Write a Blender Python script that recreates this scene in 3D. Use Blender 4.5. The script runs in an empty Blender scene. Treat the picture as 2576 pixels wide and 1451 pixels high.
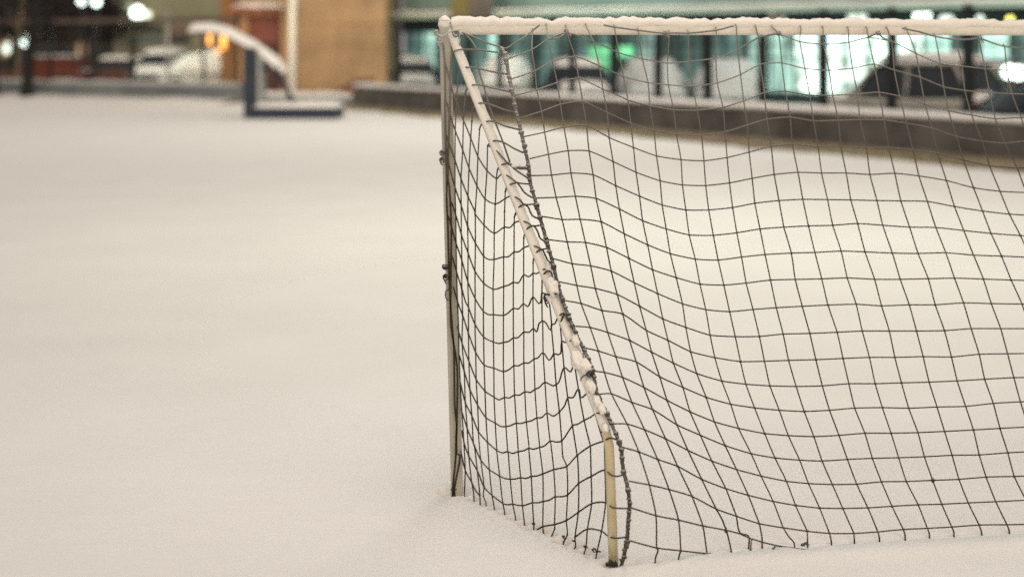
import bpy, bmesh, math, random
from mathutils import Vector, Matrix, noise
random.seed(7)
PI = math.pi
sc = bpy.context.scene
col = sc.collection

# ------------------------------------------------------------------ camera numbers
F = 3578.0          # focal length in units of a 2576 wide frame (50 mm on 36 mm)
CX, HY = 1288.0, 124.0   # principal column, row of the horizon
H = 1.9             # eye height


def at(x, y, Y):
    """a point of the photograph (2576 wide) taken at depth Y"""
    return Vector(((x - CX) / F * Y, Y, H - (y - HY) / F * Y))


# ------------------------------------------------------------------ materials
MATS = {}


def nodes_of(name):
    m = bpy.data.materials.new(name)
    m.use_nodes = True
    nt = m.node_tree
    b = nt.nodes['Principled BSDF']
    MATS[name] = m
    return m, nt, b


def link(nt, a, b):
    nt.links.new(a, b)


def pmat(name, c, rough=0.6, c2=None, scale=8.0, detail=6.0, bump=0.0, bscale=60.0, metal=0.0, spec=0.3,
         stretch=(1, 1, 1), lo=0.35, hi=0.65):
    m, nt, b = nodes_of(name)
    b.inputs['Roughness'].default_value = rough
    b.inputs['Metallic'].default_value = metal
    b.inputs['Specular IOR Level'].default_value = spec
    b.inputs['Base Color'].default_value = (*c, 1)
    tc = nt.nodes.new('ShaderNodeTexCoord')
    mp = nt.nodes.new('ShaderNodeMapping')
    mp.inputs['Scale'].default_value = stretch
    link(nt, tc.outputs['Object'], mp.inputs['Vector'])
    if c2 is not None:
        n = nt.nodes.new('ShaderNodeTexNoise')
        n.inputs['Scale'].default_value = scale
        n.inputs['Detail'].default_value = detail
        link(nt, mp.outputs[0], n.inputs['Vector'])
        r = nt.nodes.new('ShaderNodeValToRGB')
        r.color_ramp.elements[0].position = lo
        r.color_ramp.elements[1].position = hi
        r.color_ramp.elements[0].color = (*c, 1)
        r.color_ramp.elements[1].color = (*c2, 1)
        link(nt, n.outputs['Fac'], r.inputs[0])
        link(nt, r.outputs[0], b.inputs['Base Color'])
    if bump > 0:
        n2 = nt.nodes.new('ShaderNodeTexNoise')
        n2.inputs['Scale'].default_value = bscale
        n2.inputs['Detail'].default_value = 5
        link(nt, mp.outputs[0], n2.inputs['Vector'])
        bp = nt.nodes.new('ShaderNodeBump')
        bp.inputs['Strength'].default_value = bump
        bp.inputs['Distance'].default_value = 0.02
        link(nt, n2.outputs['Fac'], bp.inputs['Height'])
        link(nt, bp.outputs[0], b.inputs['Normal'])
    return m


def emat(name, c, strength, base=(0.1, 0.1, 0.1), vary=0.0, scale=1.0, stretch=(1, 1, 1)):
    m, nt, b = nodes_of(name)
    b.inputs['Base Color'].default_value = (*base, 1)
    b.inputs['Roughness'].default_value = 0.4
    b.inputs['Emission Color'].default_value = (*c, 1)
    b.inputs['Emission Strength'].default_value = strength
    if vary > 0:
        tc = nt.nodes.new('ShaderNodeTexCoord')
        mp = nt.nodes.new('ShaderNodeMapping')
        mp.inputs['Scale'].default_value = stretch
        link(nt, tc.outputs['Object'], mp.inputs['Vector'])
        n = nt.nodes.new('ShaderNodeTexNoise')
        n.inputs['Scale'].default_value = scale
        n.inputs['Detail'].default_value = 2
        link(nt, mp.outputs[0], n.inputs['Vector'])
        mr = nt.nodes.new('ShaderNodeMapRange')
        mr.inputs['From Min'].default_value = 0.35
        mr.inputs['From Max'].default_value = 0.65
        mr.inputs['To Min'].default_value = strength * (1 - vary)
        mr.inputs['To Max'].default_value = strength * (1 + vary)
        link(nt, n.outputs['Fac'], mr.inputs['Value'])
        link(nt, mr.outputs[0], b.inputs['Emission Strength'])
    return m


def snow_mat(name, c=(0.80, 0.79, 0.78), bump=0.25):
    m, nt, b = nodes_of(name)
    b.inputs['Roughness'].default_value = 0.85
    b.inputs['Specular IOR Level'].default_value = 0.15
    tc = nt.nodes.new('ShaderNodeTexCoord')
    n = nt.nodes.new('ShaderNodeTexNoise')
    n.inputs['Scale'].default_value = 0.9
    n.inputs['Detail'].default_value = 8
    link(nt, tc.outputs['Object'], n.inputs['Vector'])
    r = nt.nodes.new('ShaderNodeValToRGB')
    r.color_ramp.elements[0].position = 0.3
    r.color_ramp.elements[1].position = 0.7
    r.color_ramp.elements[0].color = (c[0] * .95, c[1] * .945, c[2] * .94, 1)
    r.color_ramp.elements[1].color = (*c, 1)
    link(nt, n.outputs['Fac'], r.inputs[0])
    # grains: a very fine darker/lighter speckle of the crystals
    n3 = nt.nodes.new('ShaderNodeTexNoise')
    n3.inputs['Scale'].default_value = 230
    n3.inputs['Detail'].default_value = 3
    link(nt, tc.outputs['Object'], n3.inputs['Vector'])
    mr = nt.nodes.new('ShaderNodeMapRange')
    mr.inputs['From Min'].default_value = 0.3
    mr.inputs['From Max'].default_value = 0.7
    mr.inputs['To Min'].default_value = 0.93
    mr.inputs['To Max'].default_value = 1.05
    link(nt, n3.outputs['Fac'], mr.inputs['Value'])
    mx = nt.nodes.new('ShaderNodeVectorMath')
    mx.operation = 'SCALE'
    link(nt, r.outputs[0], mx.inputs[0])
    link(nt, mr.outputs[0], mx.inputs['Scale'])
    link(nt, mx.outputs[0], b.inputs['Base Color'])
    n2 = nt.nodes.new('ShaderNodeTexNoise')
    n2.inputs['Scale'].default_value = 35
    n2.inputs['Detail'].default_value = 9
    n2.inputs['Roughness'].default_value = 0.7
    link(nt, tc.outputs['Object'], n2.inputs['Vector'])
    bp = nt.nodes.new('ShaderNodeBump')
    bp.inputs['Strength'].default_value = bump
    bp.inputs['Distance'].default_value = 0.012
    link(nt, n2.outputs['Fac'], bp.inputs['Height'])
    link(nt, bp.outputs[0], b.inputs['Normal'])
    return m


def twine_mat(name, c, c2, frost):
    """cord: brown-olive, frosted where the fibre looks up at the sky"""
    m, nt, b = nodes_of(name)
    b.inputs['Roughness'].default_value = 0.9
    b.inputs['Specular IOR Level'].default_value = 0.1
    tc = nt.nodes.new('ShaderNodeTexCoord')
    n = nt.nodes.new('ShaderNodeTexNoise')
    n.inputs['Scale'].default_value = 40
    n.inputs['Detail'].default_value = 4
    link(nt, tc.outputs['Object'], n.inputs['Vector'])
    r = nt.nodes.new('ShaderNodeValToRGB')
    r.color_ramp.elements[0].position = 0.35
    r.color_ramp.elements[1].position = 0.65
    r.color_ramp.elements[0].color = (*c, 1)
    r.color_ramp.elements[1].color = (*c2, 1)
    link(nt, n.outputs['Fac'], r.inputs[0])
    g = nt.nodes.new('ShaderNodeNewGeometry')
    sp = nt.nodes.new('ShaderNodeSeparateXYZ')
    link(nt, g.outputs['Normal'], sp.inputs[0])
    mr = nt.nodes.new('ShaderNodeMapRange')
    mr.inputs['From Min'].default_value = 0.35
    mr.inputs['From Max'].default_value = 0.85
    mr.inputs['To Min'].default_value = 0.0
    mr.inputs['To Max'].default_value = frost
    link(nt, sp.outputs['Z'], mr.inputs['Value'])
    gp = nt.nodes.new('ShaderNodeSeparateXYZ')
    link(nt, g.outputs['Position'], gp.inputs[0])
    mh = nt.nodes.new('ShaderNodeMapRange')       # more rime on the flatter upper part of the net
    mh.inputs['From Min'].default_value = 1.25
    mh.inputs['From Max'].default_value = 1.75
    mh.inputs['To Min'].default_value = 0.0
    mh.inputs['To Max'].default_value = 0.24
    link(nt, gp.outputs['Z'], mh.inputs['Value'])
    ad = nt.nodes.new('ShaderNodeMath')
    ad.operation = 'ADD'
    ad.use_clamp = True
    link(nt, mr.outputs[0], ad.inputs[0])
    link(nt, mh.outputs[0], ad.inputs[1])
    mx = nt.nodes.new('ShaderNodeMixRGB')
    link(nt, ad.outputs[0], mx.inputs[0])
    link(nt, r.outputs[0], mx.inputs[1])
    mx.inputs[2].default_value = (0.6, 0.6, 0.6, 1)
    link(nt, mx.outputs[0], b.inputs['Base Color'])
    return m


def brick_mat(name, a, b2, mortar, scale=5.0):
    m, nt, b = nodes_of(name)
    b.inputs['Roughness'].default_value = 0.85
    tc = nt.nodes.new('ShaderNodeTexCoord')
    mp = nt.nodes.new('ShaderNodeMapping')
    mp.inputs['Rotation'].default_value = (PI / 2, 0, 0)
    link(nt, tc.outputs['Object'], mp.inputs['Vector'])
    t = nt.nodes.new('ShaderNodeTexBrick')
    t.inputs['Scale'].default_value = scale
    t.inputs['Color1'].default_value = (*a, 1)
    t.inputs['Color2'].default_value = (*b2, 1)
    t.inputs['Mortar'].default_value = (*mortar, 1)
    t.inputs['Mortar Size'].default_value = 0.015
    link(nt, mp.outputs[0], t.inputs['Vector'])
    n = nt.nodes.new('ShaderNodeTexNoise')
    n.inputs['Scale'].default_value = 0.8
    n.inputs['Detail'].default_value = 6
    link(nt, tc.outputs['Object'], n.inputs['Vector'])
    mr = nt.nodes.new('ShaderNodeMapRange')
    mr.inputs['From Min'].default_value = 0.3
    mr.inputs['From Max'].default_value = 0.7
    mr.inputs['To Min'].default_value = 0.7
    mr.inputs['To Max'].default_value = 1.15
    link(nt, n.outputs['Fac'], mr.inputs['Value'])
    mx = nt.nodes.new('ShaderNodeVectorMath')
    mx.operation = 'SCALE'
    link(nt, t.outputs['Color'], mx.inputs[0])
    link(nt, mr.outputs[0], mx.inputs['Scale'])
    link(nt, mx.outputs[0], b.inputs['Base Color'])
    return m


SNOW = snow_mat('snow_field', (0.80, 0.778, 0.768), 0.3)
SNOWC = snow_mat('snow_crust', (0.82, 0.79, 0.75), 0.35)
SNOWD = snow_mat('snow_grey', (0.50, 0.51, 0.52), 0.3)
WHITE = pmat('white_paint', (0.66, 0.63, 0.56), 0.45, (0.74, 0.71, 0.65), 14, 6, 0.08, 120, spec=0.4)
POSTM = pmat('worn_grey_paint', (0.34, 0.33, 0.29), 0.5, (0.52, 0.49, 0.43), 7, 9, 0.12, 90, spec=0.35, stretch=(1, 1, .25))
CREAM = pmat('cream_paint', (0.50, 0.42, 0.26), 0.45, (0.60, 0.53, 0.35), 9, 6, 0.08, 120, spec=0.4)
TWINE = twine_mat('net_twine', (0.040, 0.030, 0.017), (0.060, 0.047, 0.028), 0.24)
ROPE = twine_mat('edge_cord', (0.045, 0.038, 0.032), (0.10, 0.09, 0.08), 0.55)
DKCORD = twine_mat('dark_cord', (0.02, 0.021, 0.028), (0.05, 0.05, 0.06), 0.4)
GRCORD = twine_mat('grey_cord', (0.26, 0.25, 0.24), (0.42, 0.41, 0.39), 0.7)
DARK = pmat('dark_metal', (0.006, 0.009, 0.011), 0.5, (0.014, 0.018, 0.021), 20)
NAVY = pmat('navy_paint', (0.010, 0.018, 0.038), 0.5, (0.018, 0.028, 0.052), 3, spec=0.4)
PALEM = pmat('galvanised_metal', (0.30, 0.31, 0.30), 0.5, (0.38, 0.39, 0.38), 6, metal=0.3)
CONC = pmat('concrete', (0.078, 0.074, 0.068), 0.9, (0.145, 0.138, 0.126), 1.3, 9, 0.3, 20)
CONCG = pmat('grey_concrete', (0.13, 0.15, 0.16), 0.9, (0.20, 0.225, 0.225), 0.7, 8, 0.3, 20)
EARTH = pmat('earth', (0.125, 0.082, 0.062), 0.95, (0.25, 0.19, 0.14), 1.3, 8, 0.5, 9)
GRASS = pmat('dry_grass', (0.24, 0.25, 0.13), 0.9, (0.4, 0.4, 0.24), 0.8, 4)
BARK = pmat('bark', (0.010, 0.010, 0.012), 0.95, (0.024, 0.022, 0.022), 6, 8, 0.6, 14, stretch=(1, 1, .2))
BARKB = pmat('bark_brown', (0.10, 0.085, 0.06), 0.95, (0.2, 0.17, 0.11), 3, 8, 0.6, 14, stretch=(1, 1, .2))
LEAFD = pmat('dark_leaves', (0.012, 0.009, 0.010), 0.8, (0.04, 0.028, 0.028), 0.9)
BRICK = brick_mat('tan_brick', (0.38, 0.255, 0.145), (0.31, 0.20, 0.11), (0.37, 0.28, 0.19), 4.5)
REDP = pmat('red_brown_panel', (0.16, 0.06, 0.055), 0.7, (0.21, 0.09, 0.08), 2.5)
TEAL = pmat('teal_render', (0.19, 0.30, 0.28), 0.8, (0.24, 0.36, 0.335), 0.5, 6)
TEALD = pmat('dark_teal', (0.012, 0.032, 0.033), 0.6, (0.024, 0.052, 0.052), 1.0)
PALEB = pmat('pale_fascia', (0.36, 0.50, 0.45), 0.6, (0.48, 0.62, 0.55), 0.8)
BEIGE = pmat('beige_render', (0.20, 0.20, 0.135), 0.85, (0.28, 0.27, 0.18), 0.4, 6)
BLOCK = brick_mat('dark_brick', (0.024, 0.015, 0.016), (0.034, 0.02, 0.02), (0.03, 0.025, 0.025), 4.5)
BROWNR = pmat('brown_rail', (0.10, 0.075, 0.065), 0.8, (0.16, 0.12, 0.10), 2.0)
DGLASS = pmat('dark_glass', (0.03, 0.034, 0.042), 0.6, spec=0.12)
TYRE = pmat('tyre_rubber', (0.012, 0.012, 0.013), 0.85)
RIM = pmat('wheel_metal', (0.25, 0.25, 0.26), 0.4, metal=0.6)
TAILR = emat('tail_light_red', (0.5, 0.03, 0.02), 0.25, (0.25, 0.02, 0.02))
HEADL = pmat('headlight_glass', (0.4, 0.4, 0.4), 0.5, spec=0.2)
LAMPW = emat('lamp_white', (0.80, 1.0, 0.88), 5.0)
LAMPD = emat('lamp_dim', (0.78, 0.95, 0.78), 2.2)
LAMPF = emat('lamp_faint', (1.0, 0.8, 0.62), 0.9)
LAMPY = emat('lamp_yellow', (0.9, 0.85, 0.15), 4)
LAMPB = emat('lamp_blue', (0.5, 0.8, 1.0), 5)
LAMPO = emat('lamp_orange', (1.0, 0.36, 0.06), 4)
SIGNW = emat('sign_white', (0.88, 1.0, 0.72), 2.0)
PANE_H = emat('pane_hot', (0.72, 1.0, 0.84), 2.6, (0.1, 0.1, 0.1), 0.75, 1.3, (1.6, 1.6, .35))
PANE_M = emat('pane_mid', (0.58, 0.96, 0.80), 0.95, (0.05, 0.06, 0.06), 0.8, 0.9, (1.6, 1.6, .35))
PANE_D = emat('pane_dim', (0.24, 0.46, 0.40), 0.34, (0.02, 0.03, 0.03), 0.9, 0.9, (1.6, 1.6, .35))
PANE_G = emat('pane_green', (0.25, 1.0, 0.45), 0.85, (0.05, 0.06, 0.06), 0.5, 0.9)
PANE_W = emat('pane_warm', (1.0, 0.62, 0.3), 0.5, (0.05, 0.05, 0.05))


def paint(name, c):
    return pmat(name, c, 0.65, tuple(min(1, k * 1.15) for k in c), 2.0, spec=0.15)


# ------------------------------------------------------------------ mesh helper
class MB:
    def __init__(self):
        self.v, self.f = [], []

    def tube(self, pts, r, n=6, cap=True, up=None):
        pts = [Vector(p) for p in pts]
        q = [pts[0]]
        for p in pts[1:]:
            if (p - q[-1]).length > 1e-5:
                q.append(p)
        k = len(q)
        if k < 2:
            return self
        if callable(r):
            rad = [r(i / (k - 1)) for i in range(k)]
        elif isinstance(r, (list, tuple)):
            rad = [r[min(len(r) - 1, int(round(i / (k - 1) * (len(r) - 1))))] for i in range(k)]
        else:
            rad = [r] * k
        base = len(self.v)
        t0 = (q[1] - q[0]).normalized()
        a = Vector((0, 0, 1)) if abs(t0.z) < 0.9 else Vector((1, 0, 0))
        nrm = (a - t0 * a.dot(t0)).normalized()
        for i, p in enumerate(q):
            if i == 0:
                t = t0
            elif i == k - 1:
                t = (q[-1] - q[-2]).normalized()
            else:
                t = ((q[i + 1] - q[i]).normalized() + (q[i] - q[i - 1]).normalized())
                t = t.normalized() if t.length > 1e-6 else (q[i + 1] - q[i]).normalized()
            nrm = nrm - t * nrm.dot(t)
            if nrm.length < 1e-6:
                nrm = t.orthogonal()
            nrm.normalize()
            bi = t.cross(nrm)
            for j in range(n):
                an = 2 * PI * j / n
                self.v.append(p + (nrm * math.cos(an) + bi * math.sin(an)) * rad[i])
        for i in range(k - 1):
            for j in range(n):
                j2 = (j + 1) % n
                self.f.append((base + i * n + j, base + i * n + j2, base + (i + 1) * n + j2, base + (i + 1) * n + j))
        if cap:
            self.f.append(tuple(base + j for j in reversed(range(n))))
            self.f.append(tuple(base + (k - 1) * n + j for j in range(n)))
        return self

    def box(self, c, s, rot=0.0, bev=0.0, mat=None):
        """box centre c, full sizes s, turned rot about z; bevelled by bev"""
        bm = bmesh.new()
        bmesh.ops.create_cube(bm, size=1.0)
        for v in bm.verts:
            v.co = Vector((v.co.x * s[0], v.co.y * s[1], v.co.z * s[2]))
        if bev > 0:
            bmesh.ops.bevel(bm, geom=bm.edges[:], offset=min(bev, min(s) * .45), segments=2, affect='EDGES', profile=0.5)
        M = Matrix.Translation(Vector(c)) @ Matrix.Rotation(rot, 4, 'Z')
        if mat is not None:
            M = mat @ M
        self.add_bm(bm, M)
        return self

    def add_bm(self, bm, M=Matrix.Identity(4)):
        base = len(self.v)
        bm.verts.ensure_lookup_table()
        bm.verts.index_update()
        for v in bm.verts:
            self.v.append(M @ v.co)
        for f in bm.faces:
            self.f.append(tuple(base + v.index for v in f.verts))
        bm.free()

    def blob(self, c, s, rough=0.25, fr=3.0, sub=2, seed=0, M=None):
        bm = bmesh.new()
        bmesh.ops.create_icosphere(bm, subdivisions=sub, radius=1.0)
        for v in bm.verts:
            d = v.co.normalized()
            k = 1 + rough * noise.noise(d * fr + Vector((seed * 3.1, seed * 1.7, seed)))
            v.co = Vector((d.x * s[0], d.y * s[1], d.z * s[2])) * k
        T = Matrix.Translation(Vector(c))
        if M is not None:
            T = T @ M
        self.add_bm(bm, T)
        return self

    def quad(self, a, b, c, d):
        k = len(self.v)
        self.v += [Vector(a), Vector(b), Vector(c), Vector(d)]
        self.f.append((k, k + 1, k + 2, k + 3))
        return self

    def grid(self, rows):
        """rows: list of equally long lists of points"""
        base = len(self.v)
        n = len(rows[0])
        for r in rows:
            self.v += [Vector(p) for p in r]
        for i in range(len(rows) - 1):
            for j in range(n - 1):
                self.f.append((base + i * n + j, base + i * n + j + 1, base + (i + 1) * n + j + 1, base + (i + 1) * n + j))
        return self

    def prism(self, prof, x0, x1, M=Matrix.Identity(4), inset=None):
        """profile of (y,z) points extruded from x0 to x1 (counterclockwise seen from +x)"""
        base = len(self.v)
        n = len(prof)
        for x in (x0, x1):
            for (y, z) in prof:
                self.v.append(M @ Vector((x, y, z)))
        self.f.append(tuple(base + j for j in reversed(range(n))))
        self.f.append(tuple(base + n + j for j in range(n)))
        for j in range(n):
            j2 = (j + 1) % n
            self.f.append((base + j, base + j2, base + n + j2, base + n + j))
        return self

    def build(self, name, mat, parent=None, smooth=False, origin=None):
        me = bpy.data.meshes.new(name)
        o = bpy.data.objects.new(name, me)
        col.objects.link(o)
        off = Vector((0, 0, 0))
        if parent is not None:
            p = parent
            while p is not None:
                off -= Vector(p.location)
                p = p.parent
        elif origin is not None:
            o.location = origin
            off = -Vector(origin)
        me.from_pydata([tuple(v + off) for v in self.v], [], self.f)
        me.update()
        if smooth:
            for p in me.polygons:
                p.use_smooth = True
        me.materials.append(mat)
        if parent is not None:
            o.parent = parent
        return o


def thing(name, label, cat, loc=(0, 0, 0), group=None):
    o = bpy.data.objects.new(name, None)
    o.empty_display_size = 0.2
    col.objects.link(o)
    o.location = loc
    o['label'] = label
    o['category'] = cat
    if group:
        o['group'] = group
    return o


def tag(o, label, cat, group=None):
    o['label'] = label
    o['category'] = cat
    if group:
        o['group'] = group
    return o


def structure(o):
    o['kind'] = 'structure'
    return o


def catmull(pts, sub=4, k=1.0):
    """smooth polyline through pts; k = 0 gives straight pieces"""
    pts = [Vector(p) for p in pts]
    if len(pts) < 3:
        return pts
    out = []
    n = len(pts)
    for i in range(n - 1):
        p0 = pts[max(0, i - 1)]
        p1, p2 = pts[i], pts[i + 1]
        p3 = pts[min(n - 1, i + 2)]
        L = (p2 - p1).length
        m1 = (p2 - p0)
        m2 = (p3 - p1)
        if m1.length > 1e-6:
            m1 = m1.normalized() * L
        if m2.length > 1e-6:
            m2 = m2.normalized() * L
        m1 = m1 * k + (p2 - p1) * (1 - k)
        m2 = m2 * k + (p2 - p1) * (1 - k)
        for s in range(sub):
            t = s / sub
            t2, t3 = t * t, t * t * t
            out.append(p1 * (2 * t3 - 3 * t2 + 1) + m1 * (t3 - 2 * t2 + t) + p2 * (-2 * t3 + 3 * t2) + m2 * (t3 - t2))
    out.append(pts[-1])
    return out


# ------------------------------------------------------------------ measured points of the net
CR = {'A': (2000, 100, .48243), 'B': (2700, 100, .48243), 'C': (3396, 100, .48243), 'D': (2000, 800, .48243),
      'E': (2700, 800, .48243), 'F': (3396, 800, .48243), 'P': (2300, 1500, .55118), 'Q': (3000, 1500, .48232),
      'S': (3496, 1500, .48232), 'T': (1700, 40, .27567), 'U': (1720, 400, .31013), 'V': (1750, 800, .34459),
      'W': (1780, 1280, .37209), 'X': (1780, 1720, .40456)}


def px(s):
    """'A 265,207 400,118 B 115,305' -> list of points of the 2576 wide frame"""
    out = []
    cur = None
    for tok in s.split():
        if tok in CR:
            cur = CR[tok]
        else:
            a, b = tok.split(',')
            out.append(((cur[0] + float(a) * cur[2]) * .628906, (cur[1] + float(b) * cur[2]) * .628906))
    return out


# first point of each row lies on the corner cord, then one per column
ROWS = [px(s) for s in [
    "A 75,280 265,207 400,118 555,65 773,138 985,232 1180,282 1388,318 B 115,305 340,277 520,207 690,105 860,78 1035,140 1232,162 C 0,145 158,105 355,140 555,237 758,322 938,343 1128,365 1308,378",
    "A 95,450 290,382 435,303 620,262 822,338 1025,430 1228,480 1395,498 B 148,510 350,482 543,413 708,327 885,316 1078,363 1280,378 C 30,362 210,325 375,375 590,435 785,515 960,545 1165,563 1350,572",
    "A 110,590 305,538 475,480 653,443 853,533 1060,622 1243,672 1440,705 B 185,710 398,683 570,632 740,563 915,548 1117,583 1308,583 C 70,573 250,560 420,592 630,658 825,715 1018,750 1213,778 1428,770",
    "A 165,775 345,718 500,660 685,635 888,728 1083,815 1277,877 B 12,908 220,915 415,888 600,832 762,783 955,765 1148,797 1355,793 C 92,787 290,790 475,815 688,858 893,928 1105,965 1293,983 1490,960",
    "A 195,928 370,890 530,848 717,833 905,935 1107,1017 1298,1087 B 50,1118 240,1127 432,1100 615,1055 798,1008 973,990 1187,1010 1375,1010 C 145,1020 330,1018 530,1035 735,1065 948,1118 1165,1168 1393,1183 1570,1175",
    "A 245,1110 402,1073 565,1043 738,1045 938,1133 1128,1222 1328,1293 B 62,1327 255,1332 452,1310 640,1272 823,1240 1020,1222 1215,1228 1420,1228 C 173,1240 380,1230 580,1252 808,1290 1033,1350 1253,1380 1470,1390",
    "A 260,1250 427,1245 588,1228 772,1242 960,1333 1157,1420 D 1345,42 E 90,83 280,83 478,63 662,27 862,5 1060,-5 1265,-3 F 15,0 232,5 430,8 650,12 875,55 1108,92 1330,118 1560,130",
    "A 297,1435 465,1430 625,1420 797,1438 D 990,75 1182,172 1378,240 E 118,290 318,293 513,272 705,240 903,225 1107,215 1308,210 F 72,195 280,210 503,225 720,228 952,253 1178,277 1422,295",
    "D 340,135 515,162 665,160 838,180 1030,280 1225,372 1412,445 E 168,490 358,498 552,473 747,452 965,440 1160,435 1378,423 F 133,430 360,440 573,443 803,437 1033,457 1265,465 1500,475",
    "D 395,328 557,347 708,352 883,393 1068,483 1265,578 E 10,643 207,697 405,705 590,688 792,663 997,658 1217,653 1428,645 F 213,657 425,657 658,652 875,647 1115,655 1345,663 1570,668",
    "D 440,485 598,528 752,545 922,588 1113,685 1307,775 E 62,860 255,908 453,925 647,907 840,892 1055,880 1268,870 F 60,863 270,877 500,868 715,868 950,852 1180,858 1435,862",
    "D 482,675 637,708 790,732 972,782 1158,880 1350,985 E 90,1055 292,1120 500,1132 700,1130 897,1110 1118,1105 1345,1095 F 110,1085 335,1085 560,1085 792,1082 1013,1065 1258,1065 1500,1065",
    "D 520,830 672,857 845,915 1017,943 1213,1080 1393,1162 E 130,1257 330,1305 543,1338 742,1335 942,1328 1168,1322 1393,1312 F 170,1303 380,1303 615,1297 850,1300 1080,1277 1315,1273 1560,1270",
    "D 625,1045 747,1055 893,1097 1075,1163 1257,1260 1437,1350 E 180,1437 P 1065,42 1240,65 Q 165,88 383,93 600,88 820,70 1038,70 S 228,63 457,57 690,47 918,33 1160,20",
    "D 705,1225 815,1250 960,1297 1130,1340 P 615,12 783,88 952,160 1130,210 Q 38,270 243,290 450,300 660,290 868,272 1098,268 S 288,273 523,263 760,258 990,233 1215,220",
    "D 785,1418 865,1427 P 345,15 500,88 668,182 835,265 1012,338 1187,385 Q 122,483 318,500 530,508 738,498 953,480 1170,480 S 365,475 585,465 825,453 1045,440 1280,428",
    "P 175,138 263,133 413,197 563,248 740,360 910,435 1090,510 Q 10,650 207,685 412,703 598,710 808,697 1015,688 S 205,683 418,675 648,663 873,660 1110,642 1350,632",
    "P 285,352 378,353 505,395 657,460 820,545 993,622 1172,683 Q 92,835 303,878 485,897 683,905 885,902 1090,882 S 268,880 487,870 705,862 930,843 1163,838 1400,830",
    "P 345,522 463,555 600,610 745,660 920,755 1095,822 1258,870 Q 193,1045 378,1078 578,1100 770,1103 978,1098 1178,1085 S 367,1073 562,1068 782,1057 1010,1047 1260,1035",
    "P 390,767 540,795 683,828 850,878 1025,970 1172,1022 Q 78,1230 275,1263 475,1292 660,1310 862,1310 S 32,1297 243,1277 443,1268 645,1257 872,1240 1103,1238 1350,1232",
]]
R_LOW1 = px("P 405,960 588,1018 752,1050 928,1092 1095,1123 1200,1150 Q 10,1355 215,1410 415,1440 470,1446")
R_LOW2 = px("P 400,1200 592,1252 768,1272 958,1293 1140,1298")
TOPS = px("A 270,55 385,8 548,18 712,8 948,18 1146,48 1405,72 B 110,68 343,42 508,12 668,18 808,24 1043,26 1227,28 1437,36 C 150,36 318,36 478,38 715,97 880,125 1080,112 1290,180")
TAILS = [px(s) for s in [
    "P 592,1252 603,1268 583,1330", "P 768,1272 752,1325", "P 1025,970 1065,1040 1085,1090 1100,1125 1138,1297",
    "P 1172,1022 1183,1100 1200,1145 1260,1165", "Q 12,1358 5,1455", "Q 78,1230 90,1290 100,1350", "Q 215,1410 185,1451",
    "Q 275,1263 320,1335 367,1392", "Q 475,1292 478,1375", "Q 660,1310 675,1377", "Q 862,1310 866,1365", "S 32,1297 45,1350",
    "S 243,1277 258,1325", "S 443,1268 460,1317", "S 645,1257 662,1299", "S 872,1240 893,1306", "S 1103,1238 1122,1292"]]
HEADER = [px(s) for s in [
    "T 545,335 720,400 900,480 1110,545 1180,560 A 110,160 190,112 262,55 330,2", "A 400,118 480,112 550,70",
    "A 860,2 950,20 1148,46 1270,62 1365,70 B 0,68 110,70 345,45 485,10", "B 600,160 690,107 760,90 860,72",
    "C 440,28 580,58 715,97 870,122 990,122 1080,112 1190,150 1290,180 1451,195", "C 240,72 155,103", "C 240,72 300,120 355,140"]]
CORD = px("T 1110,545 1150,620 1185,730 1195,830 1210,930 1240,1060 1270,1200 1310,1400 U 1085,60 1130,210 1170,390 1230,660 "
          "1275,870 1290,1050 1345,1250 1385,1400 V 1195,220 1265,470 1290,560 1335,720 1380,920 1420,1060 1440,1130 D 540,890 600,1040 "
          "650,1150 690,1230 745,1350 770,1420 P 160,130 230,280 280,390 330,520 350,680 385,830 395,960 385,1080 380,1180 370,1240 355,1312")
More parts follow.
